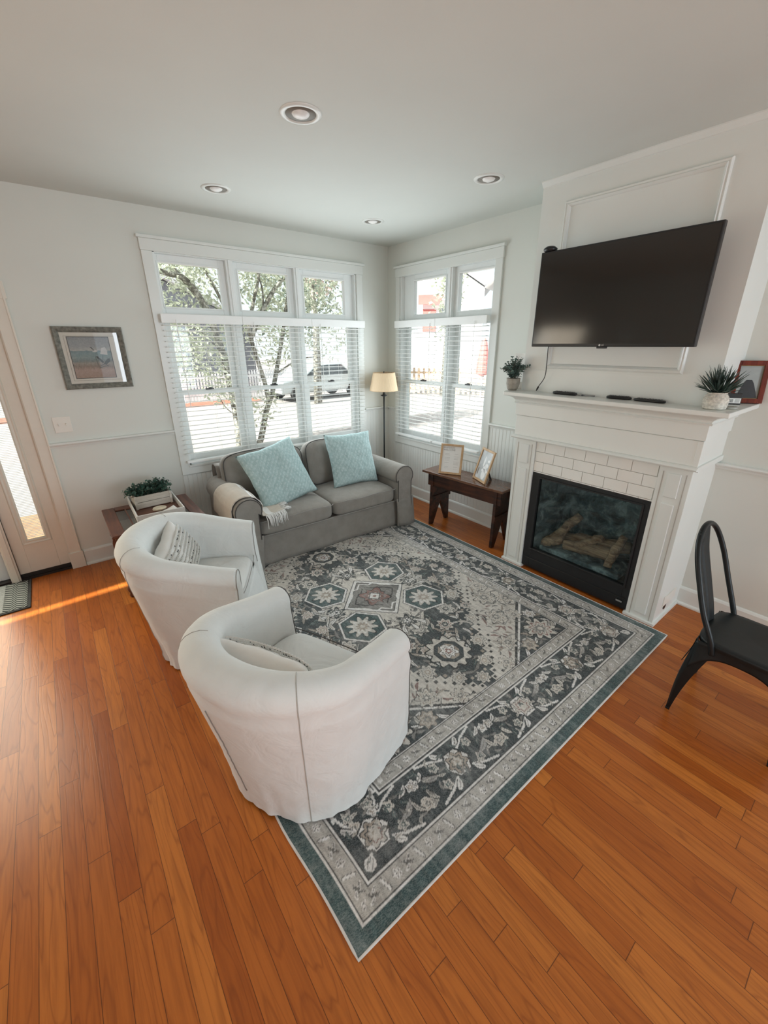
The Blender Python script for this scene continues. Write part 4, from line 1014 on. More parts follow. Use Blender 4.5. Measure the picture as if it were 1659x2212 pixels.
# ================================================================== TELEVISION
tv = thing('television', 'large black flat television mounted on the chimney breast', 'television', (-.53, -2.757, 2.018))
w2, h2 = .485, .2825
m = MB(); m.box(-.012, .022, -w2, w2, -h2, h2); m.build('casing', BLACK, tv, bevel=.004)
SCR = mat('tv_screen', (.009, .007, .006), .11, noise_amt=.05, spec=.75)
m = MB(); m.box(-.0135, -.011, -w2 + .010, w2 - .010, -h2 + .018, h2 - .010); m.build('screen', SCR, tv)
m = MB(); m.box(.02, .055, -.33, .33, -.24, .12); m.build('rear_housing', BLACK, tv, bevel=.01)
m = MB(); m.box(.05, .154, -.10, .10, -.12, .12); m.box(.150, .155, -.2, .2, -.15, .15); m.build('wall_mount', BLACKM, tv, bevel=.003)
m = MB(); m.box(-.014, .004, -.03, .03, -h2 - .010, -h2 + .002); m.build('sensor_bump', BLACK, tv, bevel=.003)
GREYT = mat('grey_print', (.55, .55, .55), .4)
def face_x(x, y, z): return Matrix(((0, 0, -1, x), (-1, 0, 0, y), (0, 1, 0, z), (0, 0, 0, 1)))   # text facing -x
m = MB(); m.lathe([(0, 0), (.006, 0), (.006, .0006), (0, .0006)], n=20, M=face_x(-.0142, .012, -h2 + .009)); lg = m.build('badge', GREYT, tv, label='small grey maker badge')
text_mesh('LG', .013, face_x(-.0142, -.006, -h2 + .009), GREYT, 'badge_letters', tv)
t = thing('antenna_puck', 'small black rounded device sitting on the top left corner of the television', 'device', (-.52, -2.318, 2.018 + h2))
m = MB(); m.lathe([(0, 0), (.030, .0), (.042, .008), (.040, .020), (.026, .030), (0, .034)], n=28); m.build('housing', BLACK, t, smooth=True); m = MB(); m.lathe([(.040, .014), (.0425, .0165), (.040, .019)], n=28); m.build('ring', BLACKM, t)
m = MB(); pts = [(-.470, -2.365, 1.80), (-.475, -2.362, 1.72), (-.46, -2.358, 1.62), (-.42, -2.33, 1.53), (-.40, -2.28, 1.465), (-.398, -2.268, 1.445)]
def smooth(pts, n=6):
    pts = [Vector(p) for p in pts]; out = []
    for i in range(len(pts) - 1):
        p0, p1, p2, p3 = pts[max(i - 1, 0)], pts[i], pts[i + 1], pts[min(i + 2, len(pts) - 1)]
        for k in range(n):
            t = k / n; out.append(.5 * ((2 * p1) + (-p0 + p2) * t + (2 * p0 - 5 * p1 + 4 * p2 - p3) * t * t + (-p0 + 3 * p1 - 3 * p2 + p3) * t ** 3))
    return out + [pts[-1]]
cb = thing('cable', 'thin black cable hanging from the television towards the mantel', 'cable', (-.470, -2.365, 1.80)); Pc = Matrix.Translation((.470, 2.365, -1.80))
m.tube(smooth(pts), .0028, 8); m.build('cord', BLACK, cb, smooth=True, M=Pc)
m = MB(); m.tube([(-.399, -2.276, 1.458), (-.398, -2.266, 1.438)], .0058, 8); m.tube([(-.398, -2.266, 1.438), (-.3975, -2.261, 1.428)], .0035, 8); m.build('plug', BLACK, cb, M=Pc)

# ================================================================== MANTEL ITEMS
MZ = 1.423
def remote(label, x, y, rz, L, w, h, mtl=BLACK, taper=0.0, name='remote_control', cat='remote'):
    r = thing(name, label, cat, (x, y, MZ), rz)
    m = MB(); n = 16; 
    def fn(u, v):
        a = u * 2 * PI; t = v * 2 - 1; s = (1 - abs(t) ** 5) ** .4 if abs(t) < 1 else 0
        ww = w / 2 * (1 + taper * t); return Vector((math.copysign(abs(math.cos(a)) ** .6, math.cos(a)) * ww * s, t * L / 2, h / 2 + math.copysign(abs(math.sin(a)) ** .6, math.sin(a)) * h / 2 * (.3 + .7 * s)))
    m.grid(fn, 24, 24, closeu=True); m.build('body', mtl, r, smooth=True)
    m = MB(); rnd = random.Random(int(L * 1000))
    k = 0
    for yy in np.linspace(-L * .34, L * .36, 9):
        for xx in (-.28, 0, .28):
            if (k % 7) == 3: k += 1; continue
            c = Vector((xx * w, float(yy), h)); o_ = len(m.v); m.box(c.x - w * .09, c.x + w * .09, c.y - .004, c.y + .004, h - .001, h + .0012); k += 1
    m.build('keypad', mat('remote_keys', (.07, .07, .075), .5), r)
    return r
remote('short black remote control at the left on the mantel below the cable', -.43, -2.505, math.radians(3), .175, .045, .020)
remote('black remote control, left one of the touching pair on the mantel', -.40, -2.855, math.radians(6), .150, .042, .020)
remote('long black remote control, right one of the touching pair on the mantel', -.405, -3.035, math.radians(-3), .185, .048, .018, taper=-.12)
r = thing('metal_adapter', 'small grey forked metal piece lying between the remotes on the mantel', 'adapter', (-.41, -2.655, MZ), math.radians(4))
GM = mat('brushed_grey', (.33, .33, .33), .4, metal=.7)
m = MB(); m.box(-.012, .012, .035, .055, .001, .012); m.build('head', GM, r, bevel=.002); m = MB(); m.tube([(0, .035, .006), (.002, -.01, .006), (-.001, -.05, .006)], [.006, .004, .005], 8); m.build('shank', GM, r, smooth=True)
m = MB(); m.tube([(-.007, .055, .006), (-.010, .072, .006)], .0025, 6); m.build('prong', GM, r); m = MB(); m.tube([(.007, .055, .006), (.010, .072, .006)], .0025, 6); m.build('prong', GM, r)

def leafmesh(m, base, d, up, L, w, curl=.15, n=5):
    d = Vector(d).normalized(); s = d.cross(Vector(up)); s = s.normalized() if s.length > 1e-3 else Vector((1, 0, 0)); nn = s.cross(d).normalized(); vs = []
    for i in range(n + 1):
        t = i / n; ww = w * math.sin(PI * min(1, t * .92 + .06)) ** .8; c = Vector(base) + d * (L * t) - nn * (curl * L * t * t)
        vs += [c - s * ww / 2 + nn * ww * .12, c, c + s * ww / 2 + nn * ww * .12]
    m.add(vs, [f for i in range(n) for f in ((3 * i, 3 * i + 1, 3 * i + 4, 3 * i + 3), (3 * i + 1, 3 * i + 2, 3 * i + 5, 3 * i + 4))])
EUC = mat('eucalyptus_leaf', (.085, .135, .115), .65, noise_amt=.45, nscale=25)
EUCD = mat('boxwood_leaf', (.035, .085, .060), .6, noise_amt=.5, nscale=25)
STEM = mat('plant_stem', (.10, .10, .07), .7)
def bush(parent, seed, nst, r, h, base_r, leaf, lm, zb=0.0, ell=(1, 1), nl=9, droop=.25):
    rnd = random.Random(seed); ms, ml = MB(), MB()
    for i in range(nst):
        a = rnd.uniform(0, 2 * PI); el = rnd.uniform(.12, 1.15); b0 = Vector((base_r * ell[0] * rnd.uniform(-1, 1), base_r * ell[1] * rnd.uniform(-1, 1), zb))
        d = Vector((math.cos(a) * math.sin(el) * ell[0], math.sin(a) * math.sin(el) * ell[1], math.cos(el))); L = rnd.uniform(.75, 1.05)
        tip = b0 + Vector((d.x * r, d.y * r, d.z * h)) * L; mid = b0.lerp(tip, .5) + Vector((0, 0, h * .10))
        tip.z -= droop * h * math.sin(el) * .5
        pts = smooth([b0, mid, tip], 5); ms.tube(pts, [.0016] * len(pts), 5, cap=False)
        for k in range(nl):
            t = .25 + .75 * k / (nl - 1); q = pts[min(len(pts) - 1, int(t * (len(pts) - 1)))]; tan = (pts[-1] - pts[0]).normalized(); s = tan.cross(Vector((rnd.uniform(-1, 1), rnd.uniform(-1, 1), rnd.uniform(-1, 1)))).normalized()
            for sg in (1, -1):
                dd = s * sg * .9 + tan * .5 + Vector((0, 0, .15)); l = leaf * rnd.uniform(.7, 1.2) * (1.15 - .45 * t); leafmesh(ml, q, dd, (rnd.uniform(-.4, .4), rnd.uniform(-.4, .4), 1), l, l * .72, rnd.uniform(-.2, .3), 4)
    ms.build('stem', STEM, parent, smooth=True); return ml.build('foliage', lm, parent, smooth=True)
p1 = thing('potted_plant', 'small eucalyptus plant in a round clay pot at the left end of the mantel', 'plant', (-.445, -2.085, MZ))
CLAY = mat('grey_clay_pot', (.30, .275, .23), .6, noise_amt=.2, nscale=40, bump=.2, bscale=120)
m = MB(); m.lathe([(0, 0), (.030, 0), (.041, .012), (.050, .05), (.0515, .088), (.0475, .088), (.046, .075), (0, .075)], n=32); m.build('pot', CLAY, p1, smooth=False, bevel=.001)
bush(p1, 4, 34, .125, .165, .018, .026, EUC, .075, nl=8)
bd = thing('canvas_board', 'small white board with a beige foot leaning beside the chimney breast behind the eucalyptus', 'board', (-.30, -2.075, MZ), math.radians(0))
m = MB(); m.box(-.03, .0, -.045, .075, 0, .262); m.build('panel', mat('canvas_white', (.80, .80, .77), .6), bd, bevel=.002)
m = MB(); m.box(-.052, -.0305, -.044, .074, 0, .052); m.build('foot', mat('beige_foot', (.50, .46, .40), .7), bd, bevel=.003, label='beige foot')
# grass plant at the right end
p2 = thing('potted_plant', 'spiky grass plant in a ribbed white pot at the right end of the mantel', 'plant', (-.455, -3.372, MZ))
RIB = mat('ribbed_white_pot', (.60, .575, .51), .8, noise_amt=.25, nscale=70)
prof = [(0, 0), (.044, 0), (.050, .004)]
for k in range(13): z = .006 + k * .0062; rr = .050 + .0075 * math.sin(PI * (.15 + .75 * k / 12)) - (.010 * max(0, (k - 7) / 5) ** 2); prof += [(rr - .0012, z), (rr, z + .003)]
prof += [(.046, .088), (.041, .088), (.040, .072), (0, .072)]
m = MB(); m.lathe(prof, n=36); m.build('pot', RIB, p2, smooth=False)
GR = mat('grass_blade', (.028, .052, .040), .45, noise_amt=.5, nscale=18)
m = MB(); rnd = random.Random(5)
for i in range(120):
    a = rnd.uniform(0, 2 * PI); e = rnd.uniform(.05, 1.15) ** 1.0; L = rnd.uniform(.11, .165) * (1 if e < .8 else .92); d = Vector((math.cos(a) * math.sin(e), math.sin(a) * math.sin(e), math.cos(e)))
    if d.x > 0: d.x *= .8
    leafmesh(m, (rnd.uniform(-.022, .022), rnd.uniform(-.022, .022), .07), d, (rnd.uniform(-1, 1), rnd.uniform(-1, 1), .6), L, .0085, rnd.uniform(.02, .22), 6)
m.build('blades', GR, p2, smooth=True)
# glass dish beside the pot
g = thing('glass_coaster', 'clear grey glass dish beside the ribbed pot on the mantel', 'dish', (-.375, -3.425, MZ))
m = MB(); m.lathe([(0, 0), (.030, 0), (.034, .006), (.034, .012), (.030, .012), (.029, .004), (0, .004)], n=28); m.build('bowl', mat('smoky_glass', (.42, .42, .38), .12), g, smooth=True)
# mahogany frame
MAH = wood('mahogany', (.07, .008, .005), (.19, .028, .013), 'Z', 1.2, .18)
GOLD = mat('aged_gold', (.30, .20, .07), .35, metal=.6, noise_amt=.3)
def frame(name, label, loc, rz, tilt, w, h, bar, th, fm, parts):
    """photo frame: local y = across, z = up, front faces -x"""
    r = thing(name, label, 'picture frame', loc, rz); R = Matrix.Rotation(tilt, 4, 'Y')
    m = MB(); m.box(-th, 0, -w / 2, -w / 2 + bar, 0, h); m.box(-th, 0, w / 2 - bar, w / 2, 0, h); m.box(-th, 0, -w / 2 + bar, w / 2 - bar, 0, bar); m.box(-th, 0, -w / 2 + bar, w / 2 - bar, h - bar, h)
    m.build('frame', fm, r, bevel=.002, M=R)
    for nm, mt, b in parts:
        m = MB(); b(m); m.build(nm, mt, r, M=R)
    return r, R
def fr_bits(w, h, bar, th, bg):
    return ('backing', bg, lambda m: m.box(-th * .45, -.001, -w / 2 + bar - .001, w / 2 - bar + .001, bar - .001, h - bar + .001))
DK = mat('photo_dark', (.012, .012, .013), .5); GP = mat('photo_grey', (.30, .33, .32), .4)
fr, R = frame('picture_frame', 'reddish mahogany frame with a grey photo at the right end of the mantel', (-.045, -3.405, MZ + .001), math.radians(33), math.radians(7), .165, .235, .026, .022, MAH,
  [fr_bits(.165, .235, .026, .022, GP), ('inner_lip', GOLD, lambda m: [m.box(-.016, -.010, -.060, -.056, .024, .211), m.box(-.016, -.010, .056, .060, .024, .211), m.box(-.016, -.010, -.060, .060, .207, .211), m.box(-.016, -.010, -.060, .060, .024, .028)])])
m = MB(); m.prism([(-.052, .028), (.045, .028), (.040, .06), (.022, .115), (.012, .130), (-.014, .130), (-.026, .110), (-.045, .06)], -.0115, -.0105, 'x'); m.build('photo_subject', DK, fr, M=R, label='dark silhouette in the photo')
bx = thing('small_box', 'small black box with a white label in front of the mahogany frame', 'box', (-.150, -3.375, MZ), math.radians(33))
m = MB(); m.box(-.016, .016, -.038, .038, 0, .062); m.build('carton', BLACK, bx, bevel=.002)
m = MB(); m.box(-.0172, -.016, -.034, .022, .008, .036); lb = m.build('label_sticker', mat('white_label', (.75, .75, .72), .6), bx)
m = MB()
for k in range(9): m.box(-.0176, -.0171, .002 + k * .0022, .002 + k * .0022 + (.0012 if k % 3 else .0006), .012, .031)
for k in range(5): m.box(-.0176, -.0171, -.029, -.006, .013 + k * .004, .0145 + k * .004)
m.build('label_print', mat('label_ink', (.15, .15, .15), .7), lb)

# ================================================================== BENCH BY THE RIGHT WINDOW
BEN = wood('aged_dark_wood', (.014, .006, .004), (.085, .026, .011), 'Y', .6, .38, dark=(.004, .002, .002))
BTOP = wood('bench_top_wood', (.070, .032, .020), (.17, .085, .050), 'Y', 1.0, .17)
bn = thing('wooden_bench', 'rustic dark wooden bench with notched plank ends under the right window', 'bench', (-.262, -1.565, 0), math.radians(4.5)); TH = .565
m = MB(); m.box(-.145, .135, -.465, .47, TH - .024, TH); m.build('top', BTOP, bn, bevel=.004)
m = MB(); m.box(-.128, -.106, -.445, .40, TH - .145, TH - .025); m.build('front_apron', BEN, bn, bevel=.003)
m = MB(); m.box(.096, .118, -.445, .40, TH - .145, TH - .025); m.build('back_apron', BEN, bn, bevel=.003)
for yc in (-.395, .345):
    m = MB(); a, b_ = -.148, .140; hh = TH - .025
    m.prism([(a, 0), (a + .045, 0), (-.004, .235), (b_ - .045, 0), (b_, 0), (b_ - .012, hh), (a + .012, hh)], yc - .014, yc + .014, 'y'); o = m.build('plank_leg', BEN, bn, bevel=.003)
    m = MB(); m.box(-.15, .145, yc - .024, yc - .014, .27, .31); m.build('cleat', BEN, o, bevel=.002)
# frames on the bench
OAK = wood('light_oak', (.42, .26, .13), (.58, .40, .23), 'Z', 1.0, .5)
PAPER = mat('paper', (.74, .74, .72), .6, noise_amt=.015); INKM = mat('printed_ink', (.22, .21, .19), .7)
w, h = .222, .292
f1, R = frame('picture_frame', 'light oak frame with a printed WELCOME sheet on the bench', (-.345, -1.395, TH), math.radians(30.5), math.radians(17), w, h, .020, .016, OAK, [fr_bits(w, h, .020, .016, PAPER)])
def tx(y, z, x=-.0074): return R @ Matrix(((0, 0, -1, x), (-1, 0, 0, y), (0, 1, 0, z), (0, 0, 0, 1)))
text_mesh('WELCOME', .024, tx(.026, .234), INKM, 'heading', f1, sx=1.0)
m = MB(); rnd = random.Random(2)
for k in range(13): yy = .082 - k * .0088; m.box(-.0078, -.0072, yy - .0012, yy + .0012, .250, .264 + rnd.uniform(-.002, .003)); 
for k in range(12): yy = .082 - k * .0088; m.box(-.0078, -.0072, yy - .004, yy - .0008, .250 + (k % 3) * .005, .2525 + (k % 3) * .005)
m.build('heading_script', INKM, f1, M=R)
m = MB(); LI = mat('pale_ink', (.50, .50, .48), .7)
for c, rows in ((.048, (0, 1, 3, 4, 5, 7, 10, 11)), (-.042, (0, 2, 3, 4, 6, 7, 8, 10, 12))):
    for k in rows: L = rnd.uniform(.022, .034); m.box(-.0078, -.0072, c - L, c + L * .6, .196 - k * .0125, .199 - k * .0125)
m.build('printed_lines', LI, f1, M=R)
m = MB(); m.box(.002, .006, -.02, .02, .0, .16); m.build('easel_back', OAK, f1, M=Matrix.Translation((.112, 0, 0)) @ Matrix.Rotation(math.radians(-22), 4, 'Y'))
w, h = .232, .300
MIR = mat('photo_sky', (.50, .53, .54), .25, noise_amt=.25, nscale=12)
f2, R = frame('picture_frame', 'light oak frame with a pale photo, nearer the fireplace on the bench', (-.285, -1.715, TH), math.radians(-23), math.radians(17), w, h, .020, .016, OAK, [fr_bits(w, h, .020, .016, MIR)])
m = MB(); WH = mat('photo_white', (.82, .83, .83), .4)
for (y, z, ry, rz_) in ((-.03, .07, .035, .045), (-.025, .13, .03, .018), (-.045, .155, .028, .020), (.01, .185, .014, .05), (-.055, .20, .018, .012), (-.03, .105, .05, .02)):
    n = 18; m.add([Vector((-.0078, y + math.cos(2 * PI * k / n) * ry, z + math.sin(2 * PI * k / n) * rz_)) for k in range(n)], [tuple(range(n))])
m.build('photo_subject', WH, f2, M=R, label='white shapes in the photo')
m = MB(); m.box(-.0079, -.0073, .066, .080, .05, .115); m.build('photo_detail', mat('photo_brown', (.16, .12, .09), .5), f2, M=R)
m = MB(); m.box(.002, .006, -.02, .02, .0, .16); m.build('easel_back', BLACK, f2, M=Matrix.Translation((.112, 0, 0)) @ Matrix.Rotation(math.radians(-22), 4, 'Y'))

# wall outlet between sofa and bench
def plate(name, label, cat, M, w, h, bits):
    r = thing(name, label, cat, M.translation); R = M.to_3x3().to_4x4(); m = MB(); m.box(-w / 2, w / 2, -h / 2, h / 2, 0, .006); m.build('plate', PLATE, r, bevel=.002, M=R); bits(r, R); return r
def tog(r, R):
    for s in (-1, 1): m = MB(); m.box(s * .023 - .005, s * .023 + .005, -.012, .012, .006, .008); m.box(s * .023 - .004, s * .023 + .004, 0, .009, .006, .018); m.build('toggle', PLATE, r, M=R, bevel=.001)
FB_ = Matrix(((1, 0, 0, 0), (0, 0, -1, 0), (0, 1, 0, 0), (0, 0, 0, 1)))
plate('light_switch', 'cream double light switch plate below the beach picture', 'switch', Matrix.Translation((-3.208, -.0, 1.185)) @ FB_, .112, .120, tog)
FR_ = Matrix(((0, 0, -1, 0), (-1, 0, 0, 0), (0, 1, 0, 0), (0, 0, 0, 1)))
def outl(r, R):
    for s in (-1, 1): m = MB(); m.box(-.014, .014, s * .022 - .013, s * .022 + .013, .006, .008); m.build('socket', PLATE, r, M=R, bevel=.001)
plate('wall_outlet', 'wall outlet between the sofa arm and the bench', 'outlet', Matrix.Translation((-.0065, -.93, .38)) @ FR_, .072, .115, outl)
pg = thing('plug_adapter', 'small black plug in the outlet beside the sofa', 'plug', (-.015, -.93, .405)); m = MB(); m.box(-.04, 0, -.022, .022, -.03, .03); m.build('plug_body', BLACK, pg, bevel=.004)

# ================================================================== FLOOR LAMP
lp = thing('floor_lamp', 'floor lamp with a black pole and pleated cream shade in the corner', 'lamp', (-.225, -.205, 0))
m = MB(); m.lathe([(0, 0), (.13, 0), (.13, .008), (.11, .016), (.02, .026), (.012, .04), (0, .04)], n=36); m.build('base', BLACKM, lp, smooth=True)
m = MB(); m.tube([(0, 0, .03), (0, 0, 1.23)], .0085, 12); m.build('pole', BLACKM, lp, smooth=True)
m = MB(); m.lathe([(.008, 1.190), (.020, 1.196), (.038, 1.206), (.040, 1.210), (.018, 1.214), (.014, 1.23), (.016, 1.25), (0, 1.25)], n=24); m.build('socket_cup', BLACKM, lp, smooth=True)
SHD = bpy.data.materials.new('pleated_shade'); b = NB(SHD); sx = b.n('ShaderNodeSeparateXYZ'); b.l(b.pos(True), sx.inputs[0]); b.b.inputs['Roughness'].default_value = .9
b.b.inputs['Base Color'].default_value = (.72, .58, .41, 1)
tr = b.n('ShaderNodeBsdfTranslucent'); tr.inputs[0].default_value = (.78, .62, .42, 1); ms_ = b.n('ShaderNodeMixShader'); ms_.inputs[0].default_value = .45; b.l(b.b.outputs[0], ms_.inputs[1]); b.l(tr.outputs[0], ms_.inputs[2]); b.l(ms_.outputs[0], b.out.inputs[0])
m = MB(); n = 144
def shd(u, v): a = u * 2 * PI; r = .163 + (.122 - .163) * v + (.0022 if int(round(u * n)) % 2 else 0); return (r * math.cos(a), r * math.sin(a), 1.262 + v * .192)
m.grid(shd, n, 6, closeu=True); m.build('lamp_shade', SHD, lp, label='pleated cream shade')
m = MB()
for r_, z in ((.164, 1.262), (.124, 1.454)): m = MB(); m.tube([(r_ * math.cos(k / 40 * 2 * PI), r_ * math.sin(k / 40 * 2 * PI), z) for k in range(40)], .003, 6, closed=True); m.build('shade_rim', SHD, lp, smooth=True)
m = MB(); m.tube([(-.122, 0, 1.452), (.122, 0, 1.452)], .0018, 6); m.tube([(0, 0, 1.24), (0, 0, 1.46)], .003, 6); m.lathe([(0, 1.455), (.007, 1.458), (.006, 1.468), (0, 1.472)], n=12); m.build('harp_and_finial', BLACKM, lp)

# ================================================================== BEACH PICTURE
PFX, PFZ = -2.902, 1.662
fr = thing('wall_picture', 'grey framed beach picture with two dark deck chairs, hung left of the triple window', 'picture', (PFX, 0, PFZ)); w, h = .443, .445
WG = mat('weathered_grey_frame', (.17, .17, .145), .7, noise_amt=.45, nscale=45, bump=.2, bscale=90)
m = MB()
prof = [(0, 0), (0, .022), (.008, .026), (.026, .020), (.038, .012), (.040, .006)]
for (d0, h0), (d1, h1) in zip(prof, prof[1:]):
    rect = lambda d: [(-w / 2 + d, -h / 2 + d), (w / 2 - d, -h / 2 + d), (w / 2 - d, h / 2 - d), (-w / 2 + d, h / 2 - d)]
    c0, c1 = rect(d0), rect(d1)
    for k in range(4): a, b_, c, d = c0[k], c0[(k + 1) % 4], c1[(k + 1) % 4], c1[k]; m.add([(a[0], -h0, a[1]), (b_[0], -h0, b_[1]), (c[0], -h1, c[1]), (d[0], -h1, d[1])], [(0, 1, 2, 3)])
m.build('frame', WG, fr)
MATB = mat('picture_mat', (.66, .645, .58), .7, noise_amt=.02)
m = MB(); m.box(-w / 2 + .03, w / 2 - .03, -.007, -.002, -h / 2 + .03, h / 2 - .03); mm_ = m.build('mat_board', MATB, fr)
m = MB(); a, b_, c, d = -.160, .160, -.162, .160
for q in ((a, a + .0025, c, d), (b_ - .0025, b_, c, d), (a, b_, c, c + .0025), (a, b_, d - .0025, d)): m.box(q[0], q[1], -.0082, -.007, q[2], q[3])
m.build('mat_bevel', mat('mat_line', (.35, .33, .28), .7), mm_)
ax0, ax1, az0, az1 = -.140, .118, -.143, .150
ART = bpy.data.materials.new('beach_print'); b = NB(ART); sx = b.n('ShaderNodeSeparateXYZ'); b.l(b.pos(True), sx.inputs[0]); X, Z = sx.outputs[0], sx.outputs[2]
nz = b.noise(35, 4, b.pos(True)); zz = b.math('ADD', b.math('DIVIDE', b.math('SUBTRACT', Z, az0), az1 - az0), b.math('MULTIPLY', b.math('SUBTRACT', nz, .5), .07))
col = b.ramp(zz, [(0.0, (.30, .19, .14)), (.20, (.36, .24, .19)), (.28, (.20, .15, .12)), (.36, (.25, .23, .19)), (.42, (.12, .17, .17)), (.50, (.16, .25, .25)), (.60, (.13, .24, .26)), (.665, (.10, .20, .23)), (.68, (.38, .39, .37)), (.76, (.27, .30, .31)), (1.0, (.21, .24, .26))])
b.l(b.mix(.12, col, b.ramp(b.noise(90, 3, b.pos(True)), [(.3, (0, 0, 0)), (.7, (.6, .55, .5))])), b.b.inputs['Base Color']); b.b.inputs['Roughness'].default_value = .5
m = MB(); m.box(ax0, ax1, -.0078, -.007, az0, az1); art = m.build('print', ART, fr)
m = MB()
for q in ((ax0 - .004, ax0, az0 - .004, az1 + .004), (ax1, ax1 + .004, az0 - .004, az1 + .004), (ax0, ax1, az0 - .004, az0), (ax0, ax1, az1, az1 + .004)): m.box(q[0], q[1], -.009, -.007, q[2], q[3])
m.build('print_border', DK, art)
def flat(parent, name, mt, polys, y=-.0082):
    m = MB()
    for i, p in enumerate(polys): m.add([(q[0], y - i * .00002, q[1]) for q in p], [tuple(range(len(p)))])
    return m.build(name, mt, parent)
DCH = mat('deck_chair_print', (.035, .055, .060), .6)
flat(art, 'deck_chairs', DCH, [[(.010, .012), (.026, .014), (.058, -.028), (.050, -.040)], [(.052, -.044), (.062, -.030), (.088, -.004), (.102, -.004), (.100, -.024), (.070, -.050)], [(.000, -.072), (.004, -.070), (.062, -.040), (.060, -.046)], [(.008, .010), (.011, .010), (.020, -.060), (.017, -.060)], [(.062, -.040), (.066, -.040), (.084, -.066), (.080, -.066)], [(.060, .020), (.062, .020), (.048, -.030), (.046, -.030)], [(.02, -.07), (.09, -.05), (.09, -.053), (.02, -.075)], [(-.012, .080), (-.004, .082), (.012, .058), (.008, .056)]])
flat(art, 'towel', mat('towel_print', (.55, .56, .55), .6), [[(-.005, .046), (.020, .060), (.035, .050), (.015, .042)], [(.045, .030), (.060, .072), (.085, .080), (.095, .050), (.092, .022)]], y=-.0085)
flat(art, 'dune_grass', mat('dune_grass_print', (.17, .12, .09), .7), [[(-.14 + k * .011, -.062 - .03 * (k % 3) / 3), (-.138 + k * .011, -.062 - .03 * (k % 3) / 3), (-.132 + k * .011 + .006 * (k % 2), -.030 + .008 * (k % 4))] for k in range(20)])
m = MB(); m.box(-w / 2 + .036, w / 2 - .036, -.0112, -.0102, -h / 2 + .036, h / 2 - .036); m.build('glazing', thin_glass('picture_glass', (1, 1, 1), 1.5), fr)

# ================================================================== SIDE TABLE AND TRAY
DW = wood('red_brown_wood', (.075, .022, .010), (.15, .048, .020), 'Y', 1.0, .36, dark=(.045, .014, .008))
DWX = wood('red_brown_wood_cross', (.075, .022, .010), (.15, .048, .020), 'X', 1.0, .36, dark=(.045, .014, .008))
st = thing('side_table', 'dark reddish wood side table with glass insets and turned legs beside the sofa', 'side table', (-2.80, -.515, 0)); tz = .512; hw, hd = .318, .325
for q in (-hw, hw - .085): m = MB(); m.box(q, q + .085, -hd, hd, tz - .022, tz); m.build('top_rail', DW, st, bevel=.006)
for q in (-hd, hd - .085): m = MB(); m.box(-hw + .085, hw - .085, q, q + .085, tz - .022, tz); m.build('top_rail', DWX, st, bevel=.006)
m = MB(); m.box(-.02, .02, -hd + .085, hd - .085, tz - .022, tz); m.build('centre_rail', DW, st, bevel=.003)
m = MB()
for s in (-1, 1): 
    for (a, b_, c, d) in ((.088, .098, -.24, .24), (.218, .228, -.24, .24), (.098, .218, -.24, -.23), (.098, .218, .23, .24)):
        m.box(s * a - .0 if 0 else min(s * (a - .06), s * (b_ - .06)), max(s * (a - .06), s * (b_ - .06)), c, d, tz - .014, tz - .004)
m.build('inset_bead', DW, st, bevel=.002)
INS = thin_glass('table_glass', (.55, .52, .45), 1.4)
for s in (-1, 1): m = MB(); m.box(*sorted((s * .02, s * (hw - .085))), -hd + .085, hd - .085, tz - .013, tz - .008); m.build('glass_inset', INS, st)
m = MB()
for (x0, x1, y0, y1) in ((-hw + .02, hw - .02, -hd + .025, -hd + .045), (-hw + .02, hw - .02, hd - .045, hd - .025), (-hw + .025, -hw + .045, -hd + .045, hd - .045), (hw - .045, hw - .025, -hd + .045, hd - .045)): m.box(x0, x1, y0, y1, tz - .11, tz - .022)
m.build('apron', DW, st, bevel=.002)
m = MB(); m.box(-hw + .04, hw - .04, -hd + .04, hd - .04, .16, .178); m.build('lower_shelf', DW, st, bevel=.003)
lg = [(0, 0), (.016, 0), (.022, .015), (.016, .035), (.026, .06), (.027, .075), (.016, .10), (.020, .13), (.024, .19), (.024, .22), (.015, .26), (.026, .30), (.022, .35), (.026, .385), (.026, .40)]
for sx_ in (-1, 1):
    for sy_ in (-1, 1):
        m = MB(); m.lathe(lg, (sx_ * (hw - .038), sy_ * (hd - .038), 0), 20); m.build('leg', DW, st, smooth=True)
# tray
WP = mat('white_tray_paint', (.70, .70, .67), .45); tr_ = thing('tray', 'white wooden tray with a dark slatted base on the side table', 'tray', (-2.762, -.42, tz), math.radians(-1))
m = MB(); m.box(-.158, .158, -.268, .268, 0, .010); m.build('tray_base', DWX, tr_)
m = MB(); m.box(-.166, -.156, -.276, .276, 0, .058); m.box(.156, .166, -.276, .276, 0, .058); m.box(-.156, .156, -.276, -.266, 0, .058); m.box(-.156, .156, .266, .276, 0, .058); m.build('tray_sides', WP, tr_, bevel=.002)
pb_ = thing('planter_box', 'whitewashed wooden box planter with dark green foliage in the tray', 'planter', (-2.765, -.335, tz + .010), math.radians(4))
WW_ = wood('whitewashed_wood', (.42, .38, .32), (.66, .63, .57), 'X', 1.4, .8)
m = MB()
for y in (-.062, .052):
    m.box(-.125, .125, y, y + .010, .004, .052); m.box(-.125, .125, y, y + .010, .056, .105)
for x in (-.135, .125): m.box(x, x + .010, -.062, .062, 0, .108)
for x in (-.137, .119):
    for y in (-.069, .062): m.box(x, x + .018, y, y + .007, 0, .110)
m.box(-.125, .125, -.052, .052, 0, .006); m.build('box', WW_, pb_, bevel=.001)
m = MB(); m.box(-.124, .124, -.051, .051, .006, .088); m.build('soil', mat('moss', (.03, .035, .02), .9), pb_)
bush(pb_, 21, 90, .135, .120, .105, .029, EUCD, .085, ell=(1.05, .42), nl=7, droop=.35)
